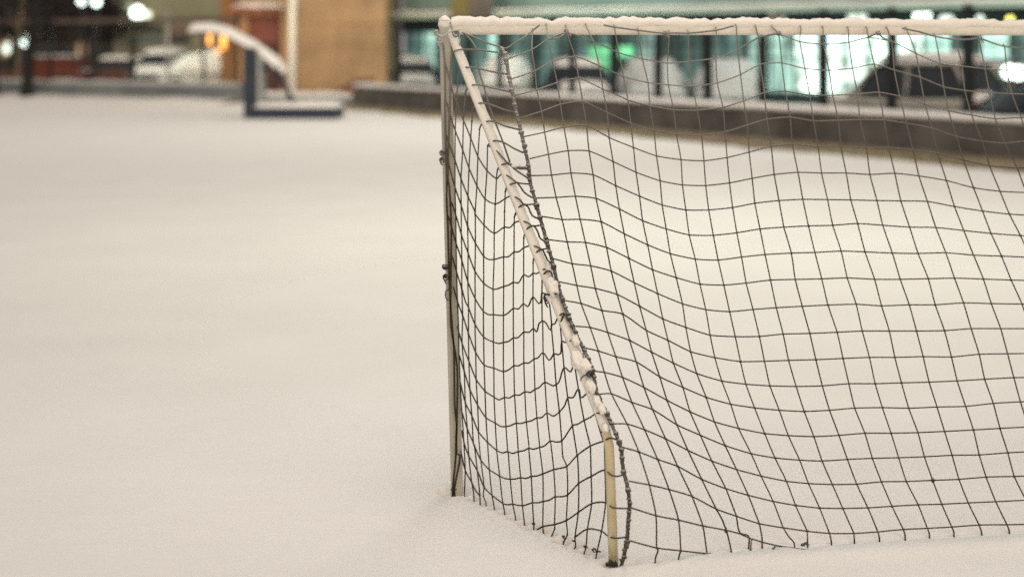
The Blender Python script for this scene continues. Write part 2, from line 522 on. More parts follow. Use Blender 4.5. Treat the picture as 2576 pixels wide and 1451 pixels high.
SIDE_V = [px(s) for s in [
    "T 262,480 285,740 292,1140 U 195,280 205,610 215,980 215,1320 V 120,300 130,700 140,1000 150,1200 W 95,300 100,600 105,920 125,1140 X 110,50 105,270 75,585",
    "T 385,640 370,1000 362,1440 U 240,540 230,1000 250,1140 V 160,300 155,900 155,1440 W 130,500 130,1000 125,1430 X 150,250 95,565",
    "T 480,930 462,1300 U 330,250 325,400 322,770 322,1100 330,1440 V 212,170 220,820 230,1110 243,1440 W 152,400 165,700 180,980 195,1182 X 185,100 200,390 193,612",
    "T 590,1220 570,1400 U 430,310 422,640 400,1015 402,1350 V 277,400 282,700 282,1030 292,1340 W 183,245 207,550 218,885 240,1165 X 220,0 235,250 262,500 285,637",
    "U 548,140 540,280 525,490 503,880 490,1245 488,1440 V 350,300 355,610 352,940 360,1240 W 252,150 257,440 268,745 288,1020 305,1320 X 290,150 320,400 345,640 347,692",
    "U 640,380 618,730 605,1100 583,1440 V 438,165 440,500 435,825 437,1145 W 322,60 330,345 335,635 350,910 362,1200 X 327,0 352,280 385,550 380,650 405,718",
    "U 742,590 735,910 710,1275 705,1440 V 540,290 535,650 537,965 532,1290 W 415,180 420,480 430,760 440,1045 457,1310 X 420,110 438,385 465,640 487,768",
    "U 880,880 865,930 857,1010 843,1340 V 670,50 658,385 657,690 645,1035 648,1330 W 520,235 525,515 527,820 540,1105 557,1400 X 510,195 540,450 570,715 590,814",
    "U 985,1120 972,1180 967,1275 962,1440 V 775,320 768,660 768,1005 765,1340 W 628,235 628,550 640,830 655,1140 675,1410 X 625,220 645,480 670,730 697,862",
    "V 905,150 893,200 890,270 888,605 880,955 880,1260 W 735,190 740,490 748,805 768,1110 788,1410 X 723,215 748,470 765,740 787,937",
    "V 1010,390 1002,440 1000,555 1000,870 995,1205 W 847,130 847,460 858,770 875,1095 905,1375 X 828,178 853,455 865,715 878,952",
    "V 1115,680 1110,730 1110,850 1108,1130 W 950,90 957,415 967,745 988,1050 1018,1365 X 935,170 967,430 970,705 967,950 978,1042",
    "V 1215,920 1212,1080 1215,1400 W 1050,10 1055,350 1075,670 1097,1000 1130,1300 X 1043,105 1075,390 1090,655 1083,930 1085,970 1045,1070 1042,1112",
    "V 1300,1200 1325,1440 W 1143,60 1170,365 1195,690 1230,985 1255,1295 X 1155,100 1165,260 1205,360 1212,640 1200,890 1210,1030 1175,1100 1165,1162",
    "D 530,950 508,1000 W 1240,50 1255,230 1280,515 1320,835 1370,1135 1420,1445 X 1310,245 1322,520 1318,810 1285,1055 1290,1150 1258,1202",
    "W 1390,460 1435,745 1495,1075 1562,1345 X 1438,155 1445,455 1450,725 1408,975 1395,1150 1370,1242",
    "W 1620,1010 1690,1200 1708,1300 X 1575,110 1582,395 1588,715 1548,1000 1495,1242"]]
SIDE_R = [px(s) for s in [
    "T 270,600 285,740 360,1010 405,1200 490,1420 U 410,210 525,490 618,730 735,910 857,1015 905,970 970,965 1030,995 1125,1065 1310,1088",
    "U 210,10 255,180 330,410 420,640 503,880 605,1105 710,1275 845,1340 967,1275 1020,1245 1080,1245 1150,1280 1215,1345 1370,1340",
    "U 205,440 245,560 320,770 400,1015 490,1245 580,1440 V 438,165 540,290 658,385 775,315 840,320 895,265 960,245 1040,260 1100,300 1215,290",
    "U 205,600 260,900 330,1150 400,1350 V 275,60 348,300 440,500 535,650 590,688 657,690 768,660 820,660 888,605 945,600 1000,555 1060,535 1150,540 1210,570 1290,560",
    "V 160,20 212,170 277,400 355,615 435,825 537,965 645,1035 700,1028 768,1003 830,985 880,955 940,960 1000,870 1060,890 1110,850 1150,855 1230,805 1290,790 1345,800",
    "V 125,180 160,310 215,500 282,700 350,940 437,1145 532,1290 590,1328 648,1330 765,1338 820,1310 880,1258 940,1262 998,1205 1050,1235 1108,1128 1175,1200 1200,1180 1213,1085 1260,1090",
    "V 170,650 220,830 282,1030 325,1180 357,1240 430,1430 W 415,180 520,235 575,250 630,240 690,225 735,190 780,190 847,130 905,130 952,90 985,125 1010,40 1050,10 1085,30 1133,105 1150,50 1180,40 D 480,975 530,937 565,985 600,1040",
    "V 180,1000 240,1200 295,1345 W 255,150 330,345 420,480 525,515 628,552 690,530 740,490 790,490 847,460 900,460 957,418 1000,405 1055,350 1120,430 1170,365 1220,370 1245,350 1255,230 1290,240 1350,220 1420,225 1470,280",
    "W 130,60 182,245 257,440 335,635 430,760 525,825 580,855 640,830 690,835 748,803 800,805 858,770 920,775 967,742 1010,725 1075,668 1165,705 1225,665 1280,510 1350,555 1385,460 1430,450",
    "W 145,350 207,550 268,745 350,910 440,1045 540,1105 600,1140 655,1143 710,1130 765,1105 810,1110 875,1092 930,1080 985,1050 1040,1045 1097,998 1165,1030 1230,985 1285,920 1320,835 1380,830 1437,740 1460,830 1510,800 1570,770 1640,780 1685,850",
    "W 160,650 218,885 288,1025 362,1200 457,1310 560,1400 620,1425 675,1410 720,1430 788,1412 850,1400 903,1375 950,1385 1018,1365 1070,1350 1130,1300 1200,1308 1258,1295 1370,1135 1430,1115 1495,1075 1560,1045 1630,1000 1720,1000",
    "W 170,950 240,1165 305,1320 X 352,290 438,388 540,450 590,475 648,482 700,480 748,468 800,475 853,455 910,450 967,430 1075,388 1140,375 1205,355 1310,245 1438,155 1570,105 1640,75 1700,95",
    "W 185,1180 X 175,60 205,180 240,260 325,410 385,560 465,640 570,720 620,735 668,728 720,740 780,742 865,715 920,715 970,702 1030,690 1085,658 1150,655 1210,640 1322,525 1445,455 1582,390 1640,440 1700,455 1770,435",
    "X 155,200 200,395 262,510 300,590 347,650",
    "X 865,1015 900,990 967,950 1083,930 1200,890 1318,810 1450,725 1588,712 1650,760 1700,768 1815,775",
    "X 1285,1055 1408,975 1548,995 1620,1050 1700,1065 1790,1055"]]
WRAPS = [px(s) for s in [
    "T 385,645 430,600 490,580 745,580 940,605 1125,628", "T 480,930 500,880 560,840 640,835 780,852 960,895 1190,935",
    "T 580,1220 620,1130 700,1090 850,1100 1000,1140 1240,1190", "U 545,150 560,100 590,70 650,40 755,55 960,130 1110,165",
    "U 635,385 670,310 750,275 840,285 960,335 1150,385", "U 742,590 790,545 850,525 950,550 1080,625 1200,680",
    "U 742,590 830,630 900,700 1000,815", "U 868,910 900,850 960,825 1010,820 1100,900 1280,1020",
    "U 975,1170 1000,1110 1080,1075 1125,1070 1215,1190 1300,1250 1350,1262", "V 900,180 940,90 1000,55 1050,80 1100,180 1190,225",
    "V 1005,420 1045,330 1110,300 1160,360 1190,440 1260,490", "V 1112,700 1140,620 1210,575 1250,640 1280,700 1330,740",
    "V 1213,950 1230,870 1280,825 1320,840 1340,930", "D 505,1015 520,970 545,940 575,990 610,1040",
    "T 560,345 640,410 745,575 775,850 850,1100 925,1365 U 755,55 840,285 945,555 1030,805", "X 1570,105 1545,40 W 1620,1010"]]

# ------------------------------------------------------------------ goal geometry
BARD = Vector((0.986, 0.168, 0))          # direction of the crossbar
POST_T = at(1119, 66, 6.16)
POST_B = at(1151, 1240, 6.16)
POLE_T = at(1129, 72, 6.17)
POLE_K = at(1532, 1104, 5.315)
POLE_B = at(1545, 1418, 5.285)
SHIFT = BARD * 3.0                         # to the far upright


def u_of(x):
    return (x - CX) / F


def z_side(x):
    return 4.2555 / (u_of(x) + .7326)


def z_bar(x):
    return 6.1986 / (1 - .1704 * u_of(x))


def z_foot(x):
    return 5.2795 / (1 - .1704 * u_of(x))


def cord_x(y):
    for (a, b) in zip(CORD[:-1], CORD[1:]):
        if a[1] <= y <= b[1]:
            return a[0] + (b[0] - a[0]) * (y - a[1]) / max(1e-6, b[1] - a[1])
    return CORD[0][0] if y < CORD[0][1] else CORD[-1][0]


def pole_x(y):
    a, b, c = (1129, 72), (1532, 1104), (1545, 1418)
    if y < b[1]:
        return a[0] + (b[0] - a[0]) * (y - a[1]) / (b[1] - a[1])
    return b[0] + (c[0] - b[0]) * (y - b[1]) / (c[1] - b[1])


def back_pt(p):
    x, y = p
    zt, zb = z_bar(x) - .034, z_foot(x)
    yb = HY + H * F / zb
    v = min(1.03, max(0.0, (y - 88) / (yb - 88)))
    Y = zt + (zb - zt) * v ** 1.3
    cx = cord_x(y)
    w = min(1, max(0, (x - cx) / 330.0))
    w = w * w * (3 - 2 * w)
    Yc = min(z_side(cx), z_bar(cx) - .034)
    Y = Yc * (1 - w) + Y * w
    return at(x, y, Y)


def side_pt(p, lift=0.0):
    x, y = p
    Y = min(z_side(x), 6.112)
    d = abs(x - pole_x(y))
    if d < 17:
        Y -= .026 * (1 - (d / 17) ** 4)
    return at(x, y, Y - lift)


# rows are carried on past the frame to the far upright
NC = 25
GRID = []
for r in ROWS:
    r = list(r)
    dx = (r[-1][0] - r[-4][0]) / 3
    dy = (r[-1][1] - r[-4][1]) / 3 * .3
    while len(r) < NC + 1:
        r.append((r[-1][0] + dx, r[-1][1] + dy))
    GRID.append([back_pt(p) for p in r])
tops = list(TOPS)
while len(tops) < NC:
    tops.append((tops[-1][0] + 58, 82))

goal = thing('football_goal', 'white football goal with sagging brown net, snow lying along its crossbar', 'football goal',
             (POST_B.x, POST_B.y, 0))
R_T = 0.00285
mb = MB()
for g in GRID:
    mb.tube(catmull(g, 3, .55), R_T, 6)
for j in range(1, NC + 1):
    tx, ty = tops[j - 1]
    top = at(tx, ty, z_bar(tx) - .034)
    c = [top + Vector((0, .02, .012)), top] + [GRID[i][j] for i in range(len(GRID))]
    mb.tube(catmull(c, 3, .55), R_T, 6)
for i, g in enumerate(GRID):
    for j in range(1, NC + 1):
        s = R_T * random.uniform(1.55, 2.1)
        if (i, j) == (17, 14):
            s = R_T * 3.2
        mb.blob(g[j], (s, s, s * 1.1), .3, 2, 1, i + j)
for p in (R_LOW1, R_LOW2):
    mb.tube(catmull([back_pt(q) for q in p], 3, .55), R_T * 1.05, 6)
for p in (R_LOW1[1:5] + R_LOW2[1:4]):
    mb.blob(back_pt(p), (R_T * 1.9,) * 3, .3, 2, 1, 3)
for j in range(1, 4):
    mb.tube(catmull([GRID[19][j], back_pt(R_LOW1[j]), back_pt(R_LOW2[j])], 4, .7), R_T, 6)
for t in TAILS:
    pp = [back_pt(q) for q in t]
    pp.append(pp[-1] + Vector((0, 0, -.05)))
    mb.tube(catmull(pp, 3, .8), R_T * 1.1, 6)
for jj in range(18, NC + 1):            # unseen stretch: down to the snow
    a = GRID[19][jj]
    mb.tube([a, Vector((a.x + .01, a.y - .02, -.03))], R_T, 6)
for h in HEADER:
    pp = [at(x, y, min(z_bar(x) - .036, 6.112)) if y < 90 else back_pt((x, y)) for (x, y) in h]
    mb.tube(catmull(pp, 4, .8), R_T * 1.35, 6)
back_net = mb.build('back_net', TWINE, goal, True)

# corner cord: several strands twisted with knots
mb = MB()
cp = [side_pt(p) for p in CORD]
cl = catmull(cp, 8, 1.0)
cl.append(cl[-1] + Vector((-.01, 0, -.04)))
n = len(cl)
for s in range(3):
    path = []
    for i, p in enumerate(cl):
        an = i * .9 + s * 2 * PI / 3
        path.append(p + Vector((math.cos(an) * .0040, math.sin(an) * .0040, 0)))
    mb.tube(path, .0042, 6)
rk = random.Random(4)
i = 2
while i < n:
    s = rk.uniform(.0062, .0118)
    mb.blob(cl[i] + Vector((rk.uniform(-.003, .003), -.002, 0)), (s, s, s * rk.uniform(.6, 1.2)), .5, 2.5, 2, i)
    i += rk.choice((2, 3, 4, 5))
mb.build('edge_rope', ROPE, back_net, True)
# far edge of the net
mb = MB()
fe = [GRID[i][NC] for i in range(len(GRID))]
mb.tube(catmull(fe, 3, .6), .005, 6)
mb.build('edge_rope', ROPE, back_net, True)

# side net
mb = MB()
for k, s in enumerate(SIDE_V):
    pp = [side_pt(p, .004 if k < 2 else 0) for p in s]
    pp.append(pp[-1] + Vector((0, 0, -.04)))
    mb.tube(catmull(pp, 4, .75), R_T * (1.5 if k < 2 else 1.0), 6)
for s in SIDE_R:
    mb.tube(catmull([side_pt(p, .0015) for p in s], 4, .85), R_T * 1.15, 6)
for s in WRAPS:
    mb.tube(catmull([side_pt(p, .003) for p in s], 4, .9), R_T * 1.3, 6)
for s in SIDE_V[3:]:
    for p in s[1:-1]:
        r = R_T * random.uniform(1.4, 1.9)
        mb.blob(side_pt(p), (r, r, r), .3, 2, 1, 5)
side_net = mb.build('side_net', TWINE, goal, True)

# upright, crossbar
def lean_box(mb, a, b, w, rot, bev=.006):
    a, b = Vector(a), Vector(b)
    L = (b - a).length
    ax = (b - a).normalized()
    xx = Vector((math.cos(rot), math.sin(rot), 0))
    xx = (xx - ax * xx.dot(ax)).normalized()
    yy = ax.cross(xx)
    M = Matrix(((xx.x, yy.x, ax.x, (a.x + b.x) / 2), (xx.y, yy.y, ax.y, (a.y + b.y) / 2), (xx.z, yy.z, ax.z, (a.z + b.z) / 2), (0, 0, 0, 1)))
    mb.box((0, 0, 0), (w, w, L), 0, bev, M)


BA = math.atan2(.168, .986)
for k in range(2):
    off = SHIFT * k
    mb = MB()
    lean_box(mb, POST_B + off - Vector((0, 0, .06)), POST_T + off + Vector((0, 0, .0)), .048, BA)
    post = mb.build('goalpost', POSTM, goal, False)
    mb = MB()
    c = POST_T + off + Vector((0, 0, .012))
    mb.blob(c, (.027, .027, .034), .25, 2.2, 3, 4 + k)
    mb.build('snow_cap', SNOWC, post, True)
mb = MB()
ba = POST_T + BARD * .024 + Vector((0, 0, -.012))
bb = POST_T + SHIFT - BARD * .024 + Vector((0, 0, -.012))
ax = (bb - ba).normalized()
M = Matrix.Translation((ba + bb) / 2) @ Matrix.Rotation(BA, 4, 'Z')
mb.box((0, 0, 0), ((bb - ba).length, .048, .05), 0, .012, M)
bar = mb.build('crossbar', WHITE, goal, True)
# snow lying on the bar, lumpy, hanging a little over its edge
mb = MB()
rows = []
side = Vector((-BARD.y, BARD.x, 0)).normalized()
NS = 420
for i in range(NS + 1):
    t = i / NS
    p = ba + (bb - ba) * t + Vector((0, 0, .025))
    s = t * 3.0
    a = noise.noise(Vector((s * 4, 0, 0))) * .012 + noise.noise(Vector((s * 12, 3, 0))) * .016 + noise.noise(Vector((s * 34, 7, 0))) * .008
    h = max(.006, .025 + a)
    ov = .014 + noise.noise(Vector((s * 7, 11, 0))) * .010 + noise.noise(Vector((s * 30, 5, 0))) * .005
    if t in (0, 1):
        h *= .3
    prof = [(-.0245, -ov), (-.0285, -ov * .5), (-.0285, h * .35), (-.024, h * .72), (-.014, h * .95), (0, h), (.014, h * .94), (.024, h * .7), (.0285, h * .3), (.0285, -ov * .4), (.0245, -ov)]
    rows.append([p + side * yy + Vector((0, 0, zz + noise.noise(Vector((s * 45, yy * 60, 9))) * .002)) for (yy, zz) in prof])
mb.grid(rows)
mb.build('snow_cap', SNOWC, bar, True)

# bent side poles
for k in range(2):
    off = SHIFT * k
    mb = MB()
    path = [POLE_T + off]
    for i in range(1, 20):
        path.append(POLE_T + (POLE_K - POLE_T) * (i / 20) + off)
    d1 = (POLE_K - POLE_T).normalized()
    d2 = (POLE_B - POLE_K).normalized()
    for i in range(0, 7):
        t = i / 6
        a = POLE_K - d1 * .05
        b = POLE_K + d2 * .05
        path.append(a * (1 - t) ** 2 + POLE_K * 2 * t * (1 - t) + b * t * t + off)
    path.append(POLE_B + off + Vector((0, 0, -.06)))
    mb.tube(path, .0182, 16)
    pole = mb.build('side_pole', CREAM, goal, True)
    # crust of snow on its upper side
    mb = MB()
    L = (POLE_K - POLE_T).length
    upn = (Vector((0, 0, 1)) - d1 * d1.z).normalized()
    sd = d1.cross(upn)
    rows = []
    N = 260
    for i in range(N + 1):
        t = i / N * .985
        p = POLE_T + (POLE_K - POLE_T) * t + off
        s = t * L
        h = .006 + noise.noise(Vector((s * 14, 1, k))) * .004 + noise.noise(Vector((s * 45, 4, k))) * .003 + max(0, noise.noise(Vector((s * 5, 9, k)))) * .006
        h = max(.001, h)
        hh = h * (1 if .004 < t < .98 else .2)
        rr = []
        for j in range(13):
            an = -1.75 + 3.5 * j / 12
            e = .0179 + hh * max(0, math.cos(an * .88)) ** .7 + noise.noise(Vector((s * 60, an * 2, 5))) * .0009
            rr.append(p + (upn * math.cos(an) + sd * math.sin(an)) * e)
        rows.append(rr)
    mb.grid(rows)
    mb.build('snow_crust', SNOWC, pole, True)
    if k == 0:
        for (s, sz) in (("V 1340,1010", .023), ("V 1310,1150", .010), ("W 1440,440", .026), ("W 1520,500", .022), ("W 1570,715", .017),
                        ("W 1640,880", .014), ("W 1690,960", .014), ("V 1300,790", .012), ("D 630,1170", .014), ("P 220,385", .012)):
            p = px(s)[0]
            c = side_pt(p)
            mb = MB()
            qa = d1.to_track_quat('Z', 'Y').to_matrix().to_4x4()
            mb.blob(c + Vector((-.002, -.004, .003)), (sz * 1.05, sz * 1.05, sz * 1.55), .55, 2.3, 3, sz * 900, qa)
            mb.build('snow_clump', SNOWC, pole, True)

# the far side net, plain
mb = MB()
pb, pt = POST_B + SHIFT, POST_T + SHIFT
for i in range(0, 20):
    z = .05 + i * .095
    a = pb + (pt - pb) * (z / 2)
    if z < .457:
        b = POLE_B + (POLE_K - POLE_B) * (z / .457) + SHIFT
    else:
        b = POLE_K + (POLE_T - POLE_K) * ((z - .457) / (1.98 - .457)) + SHIFT
    mb.tube(catmull([a, (a + b) / 2 + Vector((0, 0, -.05)), b], 5), R_T, 5)
for i in range(1, 11):
    t = i / 11
    b = pb + (POLE_B + SHIFT - pb) * t
    zt = 1.98 - 1.5 * t
    mb.tube([b, b + Vector((0, 0, zt))], R_T, 5)
mb.build('side_net', TWINE, goal, True)


# ties: little curls of cord
def curl(c, size, r, turns=3.2, seed=0, tail=None):
    rnd = random.Random(seed)
    mb = MB()
    pts = []
    N = 34
    a0 = rnd.random() * 6
    for i in range(N):
        t = i / (N - 1)
        an = a0 + t * turns * 2 * PI
        rr = size * (.55 + .35 * math.sin(t * 9 + a0))
        pts.append(Vector(c) + Vector((math.cos(an) * rr, math.sin(an * .7 + 1) * rr * .6, math.sin(an) * rr * (.8 + .5 * rnd.random()))))
    if tail:
        pts += [Vector(c) + Vector(t) for t in tail]
    mb.tube(catmull(pts, 3), r, 6)
    mb.blob(c, (size * .5, size * .45, size * .5), .4, 2, 2, seed)
    return mb


for i, s in enumerate(("A 552,58", "A 1368,74", "B 865,72", "C 240,74", "C 1082,108")):
    p = px(s)[0]
    c = at(p[0], p[1], z_bar(p[0]) - .04)
    curl(c, .0115, .0022, 2.6, i, [(.012, 0, -.012), (.02, -.003, -.022)]).build('net_tie', ROPE, back_net, True)
for i, (s, sz, r, mt) in enumerate((("T 215,430", .017, .0035, GRCORD), ("T 165,335", .011, .0035, GRCORD), ("T 450,335", .016, .003, DKCORD), ("U 160,680", .013, .003, DKCORD), ("U 150,770", .012, .003, DKCORD),
                                     ("V 90,780", .014, .003, DKCORD), ("V 95,890", .015, .003, DKCORD), ("V 1270,1160", .014, .003, ROPE), ("W 1565,575", .014, .003, DKCORD))):
    p = px(s)[0]
    c = at(p[0], p[1], min(z_side(p[0]), 6.12) - .022)
    curl(c, sz, r, 3, 20 + i, [(-.004, -.004, -sz * 1.2), (.004, -.006, -sz * 2.0)] if i in (0, 4, 6, 7) else None).build('net_tie', mt, side_net, True)
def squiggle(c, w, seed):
    """short dark twine half sunk in the snow, added to darken a hollow"""
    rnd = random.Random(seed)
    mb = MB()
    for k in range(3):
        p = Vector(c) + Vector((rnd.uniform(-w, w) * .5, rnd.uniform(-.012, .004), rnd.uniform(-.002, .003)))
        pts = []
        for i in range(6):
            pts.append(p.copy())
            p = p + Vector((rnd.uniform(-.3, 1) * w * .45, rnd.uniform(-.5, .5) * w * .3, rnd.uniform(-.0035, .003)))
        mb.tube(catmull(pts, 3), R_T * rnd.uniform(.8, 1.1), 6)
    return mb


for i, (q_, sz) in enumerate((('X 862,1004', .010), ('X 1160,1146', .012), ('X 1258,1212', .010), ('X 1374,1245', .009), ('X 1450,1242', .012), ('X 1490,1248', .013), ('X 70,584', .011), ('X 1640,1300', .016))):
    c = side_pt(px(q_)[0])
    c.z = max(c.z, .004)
    squiggle(c, sz, 60 + i).build('hollow_shade_twine', TWINE, side_net, True)  # twine added to darken the hollows where the net enters the snow
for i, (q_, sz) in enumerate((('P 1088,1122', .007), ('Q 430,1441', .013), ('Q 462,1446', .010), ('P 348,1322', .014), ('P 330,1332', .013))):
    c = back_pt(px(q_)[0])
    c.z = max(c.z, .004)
    squiggle(c, sz, 80 + i).build('hollow_shade_twine', TWINE, back_net, True)
# cords wound round the corner and the pole
mb = MB()
mb.tube(catmull([at(p[0], p[1], 6.09) for p in px("T 180,350 T 235,385 T 300,365 T 350,325 T 420,305 T 510,285")], 5), .0042, 7)
mb.tube(catmull([at(p[0], p[1], 6.10) for p in px("T 400,330 T 380,240 T 375,215")], 5), .006, 7)
mb.tube(catmull([at(p[0], p[1], 6.11) for p in px("T 495,350 T 505,450 T 495,560")], 5), .003, 7)
mb.tube(catmull([at(p[0], p[1], 6.115) for p in px("T 360,158 T 340,152 T 205,158")], 5), .0016, 6)
mb.build('corner_cord', GRCORD, goal, True)
mb = MB()
pl = [side_pt(p, .012) for p in px("V 1235,1150 V 1245,1105 V 1300,1095 V 1360,1090 V 1415,1085 V 1425,1120 V 1445,1180")]
mb.tube(catmull(pl, 5), .0042, 7)
mb.build('pole_tie', DKCORD, goal, True)
mb = MB()
mb.tube(catmull([side_pt(p, .012) for p in px("W 1455,650 W 1470,615 W 1510,590 W 1560,600")], 5), .0022, 6)
mb.build('pole_tie', DKCORD, goal, True)
mb = MB()
tw = [side_pt(p, .004) for p in px("U 1010,820 U 1080,855 U 1160,880 U 1230,880 U 1295,905")]
tl = catmull(tw, 8)
for s in range(2):
    mb.tube([p + Vector((0, math.sin(i * .8 + s * PI) * .003, math.cos(i * .8 + s * PI) * .004)) for i, p in enumerate(tl)], .0036, 7)
tie = mb.build('twisted_tie', ROPE, side_net, True)
mb = MB()
mb.blob(side_pt(px("U 1110,850")[0], .004), (.022, .009, .008), .3, 2, 2, 3)
mb.build('snow_clump', SNOWC, tie, True)
mb = MB()
mb.tube(catmull([at(p[0], p[1], 6.13) for p in px("V 130,1035 V 100,1050 V 92,1090 V 100,1140 V 125,1165")], 5), .0025, 7)
mb.build('cord_loop', DKCORD, side_net, True)
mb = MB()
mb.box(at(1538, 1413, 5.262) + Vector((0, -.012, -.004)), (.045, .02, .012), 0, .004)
mb.build('foot_hollow_shade', DARK, goal, False)  # dark block standing for the shade in a hollow at the pole foot

# ------------------------------------------------------------------ ground: one sheet of snow
dimples = []
for s in SIDE_V:
    p = side_pt(s[-1])
    dimples.append((p.x, p.y - .008, random.uniform(.016, .026), .034))
for t in TAILS:
    p = back_pt(t[-1])
    dimples.append((p.x, p.y, .018, .014))
pe = back_pt(px("Q 465,1446")[0])
for q_ in ('X 868,1012', 'X 1168,1148', 'X 1265,1212', 'X 1378,1246', 'X 1480,1248', 'X 1650,1305', 'X 75,588', 'X 45,590'):
    p = side_pt(px(q_)[0])
    dimples.append((p.x, p.y - .012, .03, .055))
dimples += [(POLE_B.x - .012, POLE_B.y - .035, .032, .034), (POLE_B.x + .05, POLE_B.y, .04, .03), (POST_B.x, POST_B.y - .03, .045, .04), (POST_B.x - .045, POST_B.y - .03, .035, .04),
            (pe.x, pe.y, .05, .016)]


def axis(lo, hi, fine0, fine1, d0, grow):
    out = []
    x = fine0
    while x <= fine1:
        out.append(x)
        x += d0
    d = d0
    a = out[0]
    left = []
    while a > lo:
        d *= grow
        a -= d
        left.append(a)
    d = d0
    b = out[-1]
    right = []
    while b < hi:
        d *= grow
        b += d
        right.append(b)
    return left[::-1] + out + right


xs = axis(-260, 260, -.34, .72, .008, 1.045)
ys = axis(-60, 420, 5.1, 6.22, .008, 1.045)
# line of the old goal-line ridge just in front of the back net
fl0 = Vector((.414, 5.35, 0))


def ground_z(x, y):
    z = noise.noise(Vector((x * .35, y * .35, 0))) * .007
    d = math.hypot(x - 1, y - 6)
    z += noise.noise(Vector((x * 1.7, y * 1.7, 3))) * .006
    if d < 6:
        z += noise.noise(Vector((x * 7, y * 7, 5))) * .0025 + noise.noise(Vector((x * 24, y * 24, 8))) * .0012
        e = (x - fl0.x) * (-.168) + (y - fl0.y) * .986
        s = (x - fl0.x) * .986 + (y - fl0.y) * .168
        if s > -.3:
            k = min(1, (s + .3) / .5)
            z += k * .014 * math.exp(-((e + .13) / .07) ** 2) - k * .010 * math.exp(-((e - .02) / .06) ** 2)
        if -1 < x < 3 and 4.8 < y < 6.8:
            lo = hi = 0.0
            for (a, b, r, h) in dimples:
                q = ((x - a) ** 2 + (y - b) ** 2) / (r * r)
                if q < 9:
                    lo = min(lo, -h * math.exp(-q))
                    hi = max(hi, h * .04 * math.exp(-(math.sqrt(q) - 1.5) ** 2 / .25))
            z += lo + hi
    fade = max(0, min(1, (d - .4)))
    return z if d > 2.6 else z * (.75 + .25 * fade)


mb = MB()
mb.grid([[(x, y, ground_z(x, y)) for x in xs] for y in ys])
gnd = mb.build('snowy_ground', SNOW, None, True)
structure(gnd)

# ------------------------------------------------------------------ court wall on the right with earth strip
WA = Vector((-5.35, 48.2, 0))
WD = Vector((13.34, -22.64, 0)).normalized()
WN = Vector((-WD.y, WD.x, 0))            # away from the court (to the car park)
if WN.y < 0:
    WN = -WN
WLEN = 44.0
WR = math.atan2(WD.y, WD.x)


def wall(name, label, A, D, L, h, th, mat, snow_h, seed, back, bump=.35, capm=None):
    t = thing(name, label, 'wall', (A.x, A.y, 0))
    mb = MB()
    c = A + D * (L / 2) + back * (th / 2)
    n = int(L / 3.0)
    for i in range(n):                    # cast in bays
        a = L / n
        cc = A + D * (a * (i + .5)) + back * (th / 2)
        mb.box((cc.x, cc.y, h / 2 - .06), (a - .012, th, h + .12), math.atan2(D.y, D.x), .02)
    w = mb.build('wall_bay', mat, t)
    mb = MB()
    rows = []
    N = int(L * 8)
    for i in range(N + 1):
        s = i / N * L
        p = A + D * s
        hh = snow_h * (1 + bump * noise.noise(Vector((s * .9, seed, 0))) + bump * .6 * noise.noise(Vector((s * 4, seed, 2))))
        ov = .03 + .02 * noise.noise(Vector((s * 2.1, seed, 6)))
        row = []
        for (q, z) in ((-.02, -ov), (-.05, 0), (-.045, hh * .5), (.02, hh * .9), (th * .3, hh), (th * .7, hh), (th - .02, hh * .9), (th + .045, hh * .45), (th + .02, -ov)):
            row.append(p + back * q + Vector((0, 0, h + z)))
        rows.append(row)
    mb.grid(rows)
    mb.build('snow_cap', capm or SNOW, t, True)
    return t


wall('court_wall', 'long low dark concrete wall under the metal fence, snow along its top', WA, WD, WLEN, .65, .42, CONC, .09, 1, WN)

mb = MB()
rows = []
N = 300
for i in range(N + 1):
    s = i / N * WLEN
    p = WA + WD * s
    wd = 1.7 + .02 * s + .4 * noise.noise(Vector((s * .25, 0, 2))) + .3 * noise.noise(Vector((s * 1.1, 0, 4))) + .12 * noise.noise(Vector((s * 4.1, 0, 4)))
    row = []
    for q in (0.01, .3, .6, .85, 1.0):
        z = .035 - .02 * q + noise.noise(Vector((s * 1.3, q * 3, 4))) * .02
        if q == 1.0:
            z = -.03
        row.append(p - WN * (wd * q) + Vector((0, 0, z)))
    rows.append(row[::-1])
mb.grid(rows)
st = mb.build('earth_strip', EARTH, None, True)
structure(st)
mb = MB()
rg = random.Random(5)
for i in range(5200):
    s = rg.uniform(0, WLEN)
    if noise.noise(Vector((s * .45, 4, 4))) < -.12:
        continue
    q = 1.45 + rg.gauss(0, .28)
    p = WA + WD * s - WN * q
    h = rg.uniform(.04, .13)
    a = rg.random() * 6.3
    dx = Vector((math.cos(a), math.sin(a), 0)) * .014
    ln = Vector((rg.uniform(-.05, .05), rg.uniform(-.05, .05), 0))
    k = len(mb.v)
    mb.v += [p - dx, p + dx, p + ln + Vector((0, 0, h))]
    mb.f.append((k, k + 1, k + 2))
gr = mb.build('dry_grass', GRASS)
gr['kind'] = 'stuff'
gr['label'] = 'thin dry grass poking through the snow along the foot of the wall'
gr['category'] = 'grass'

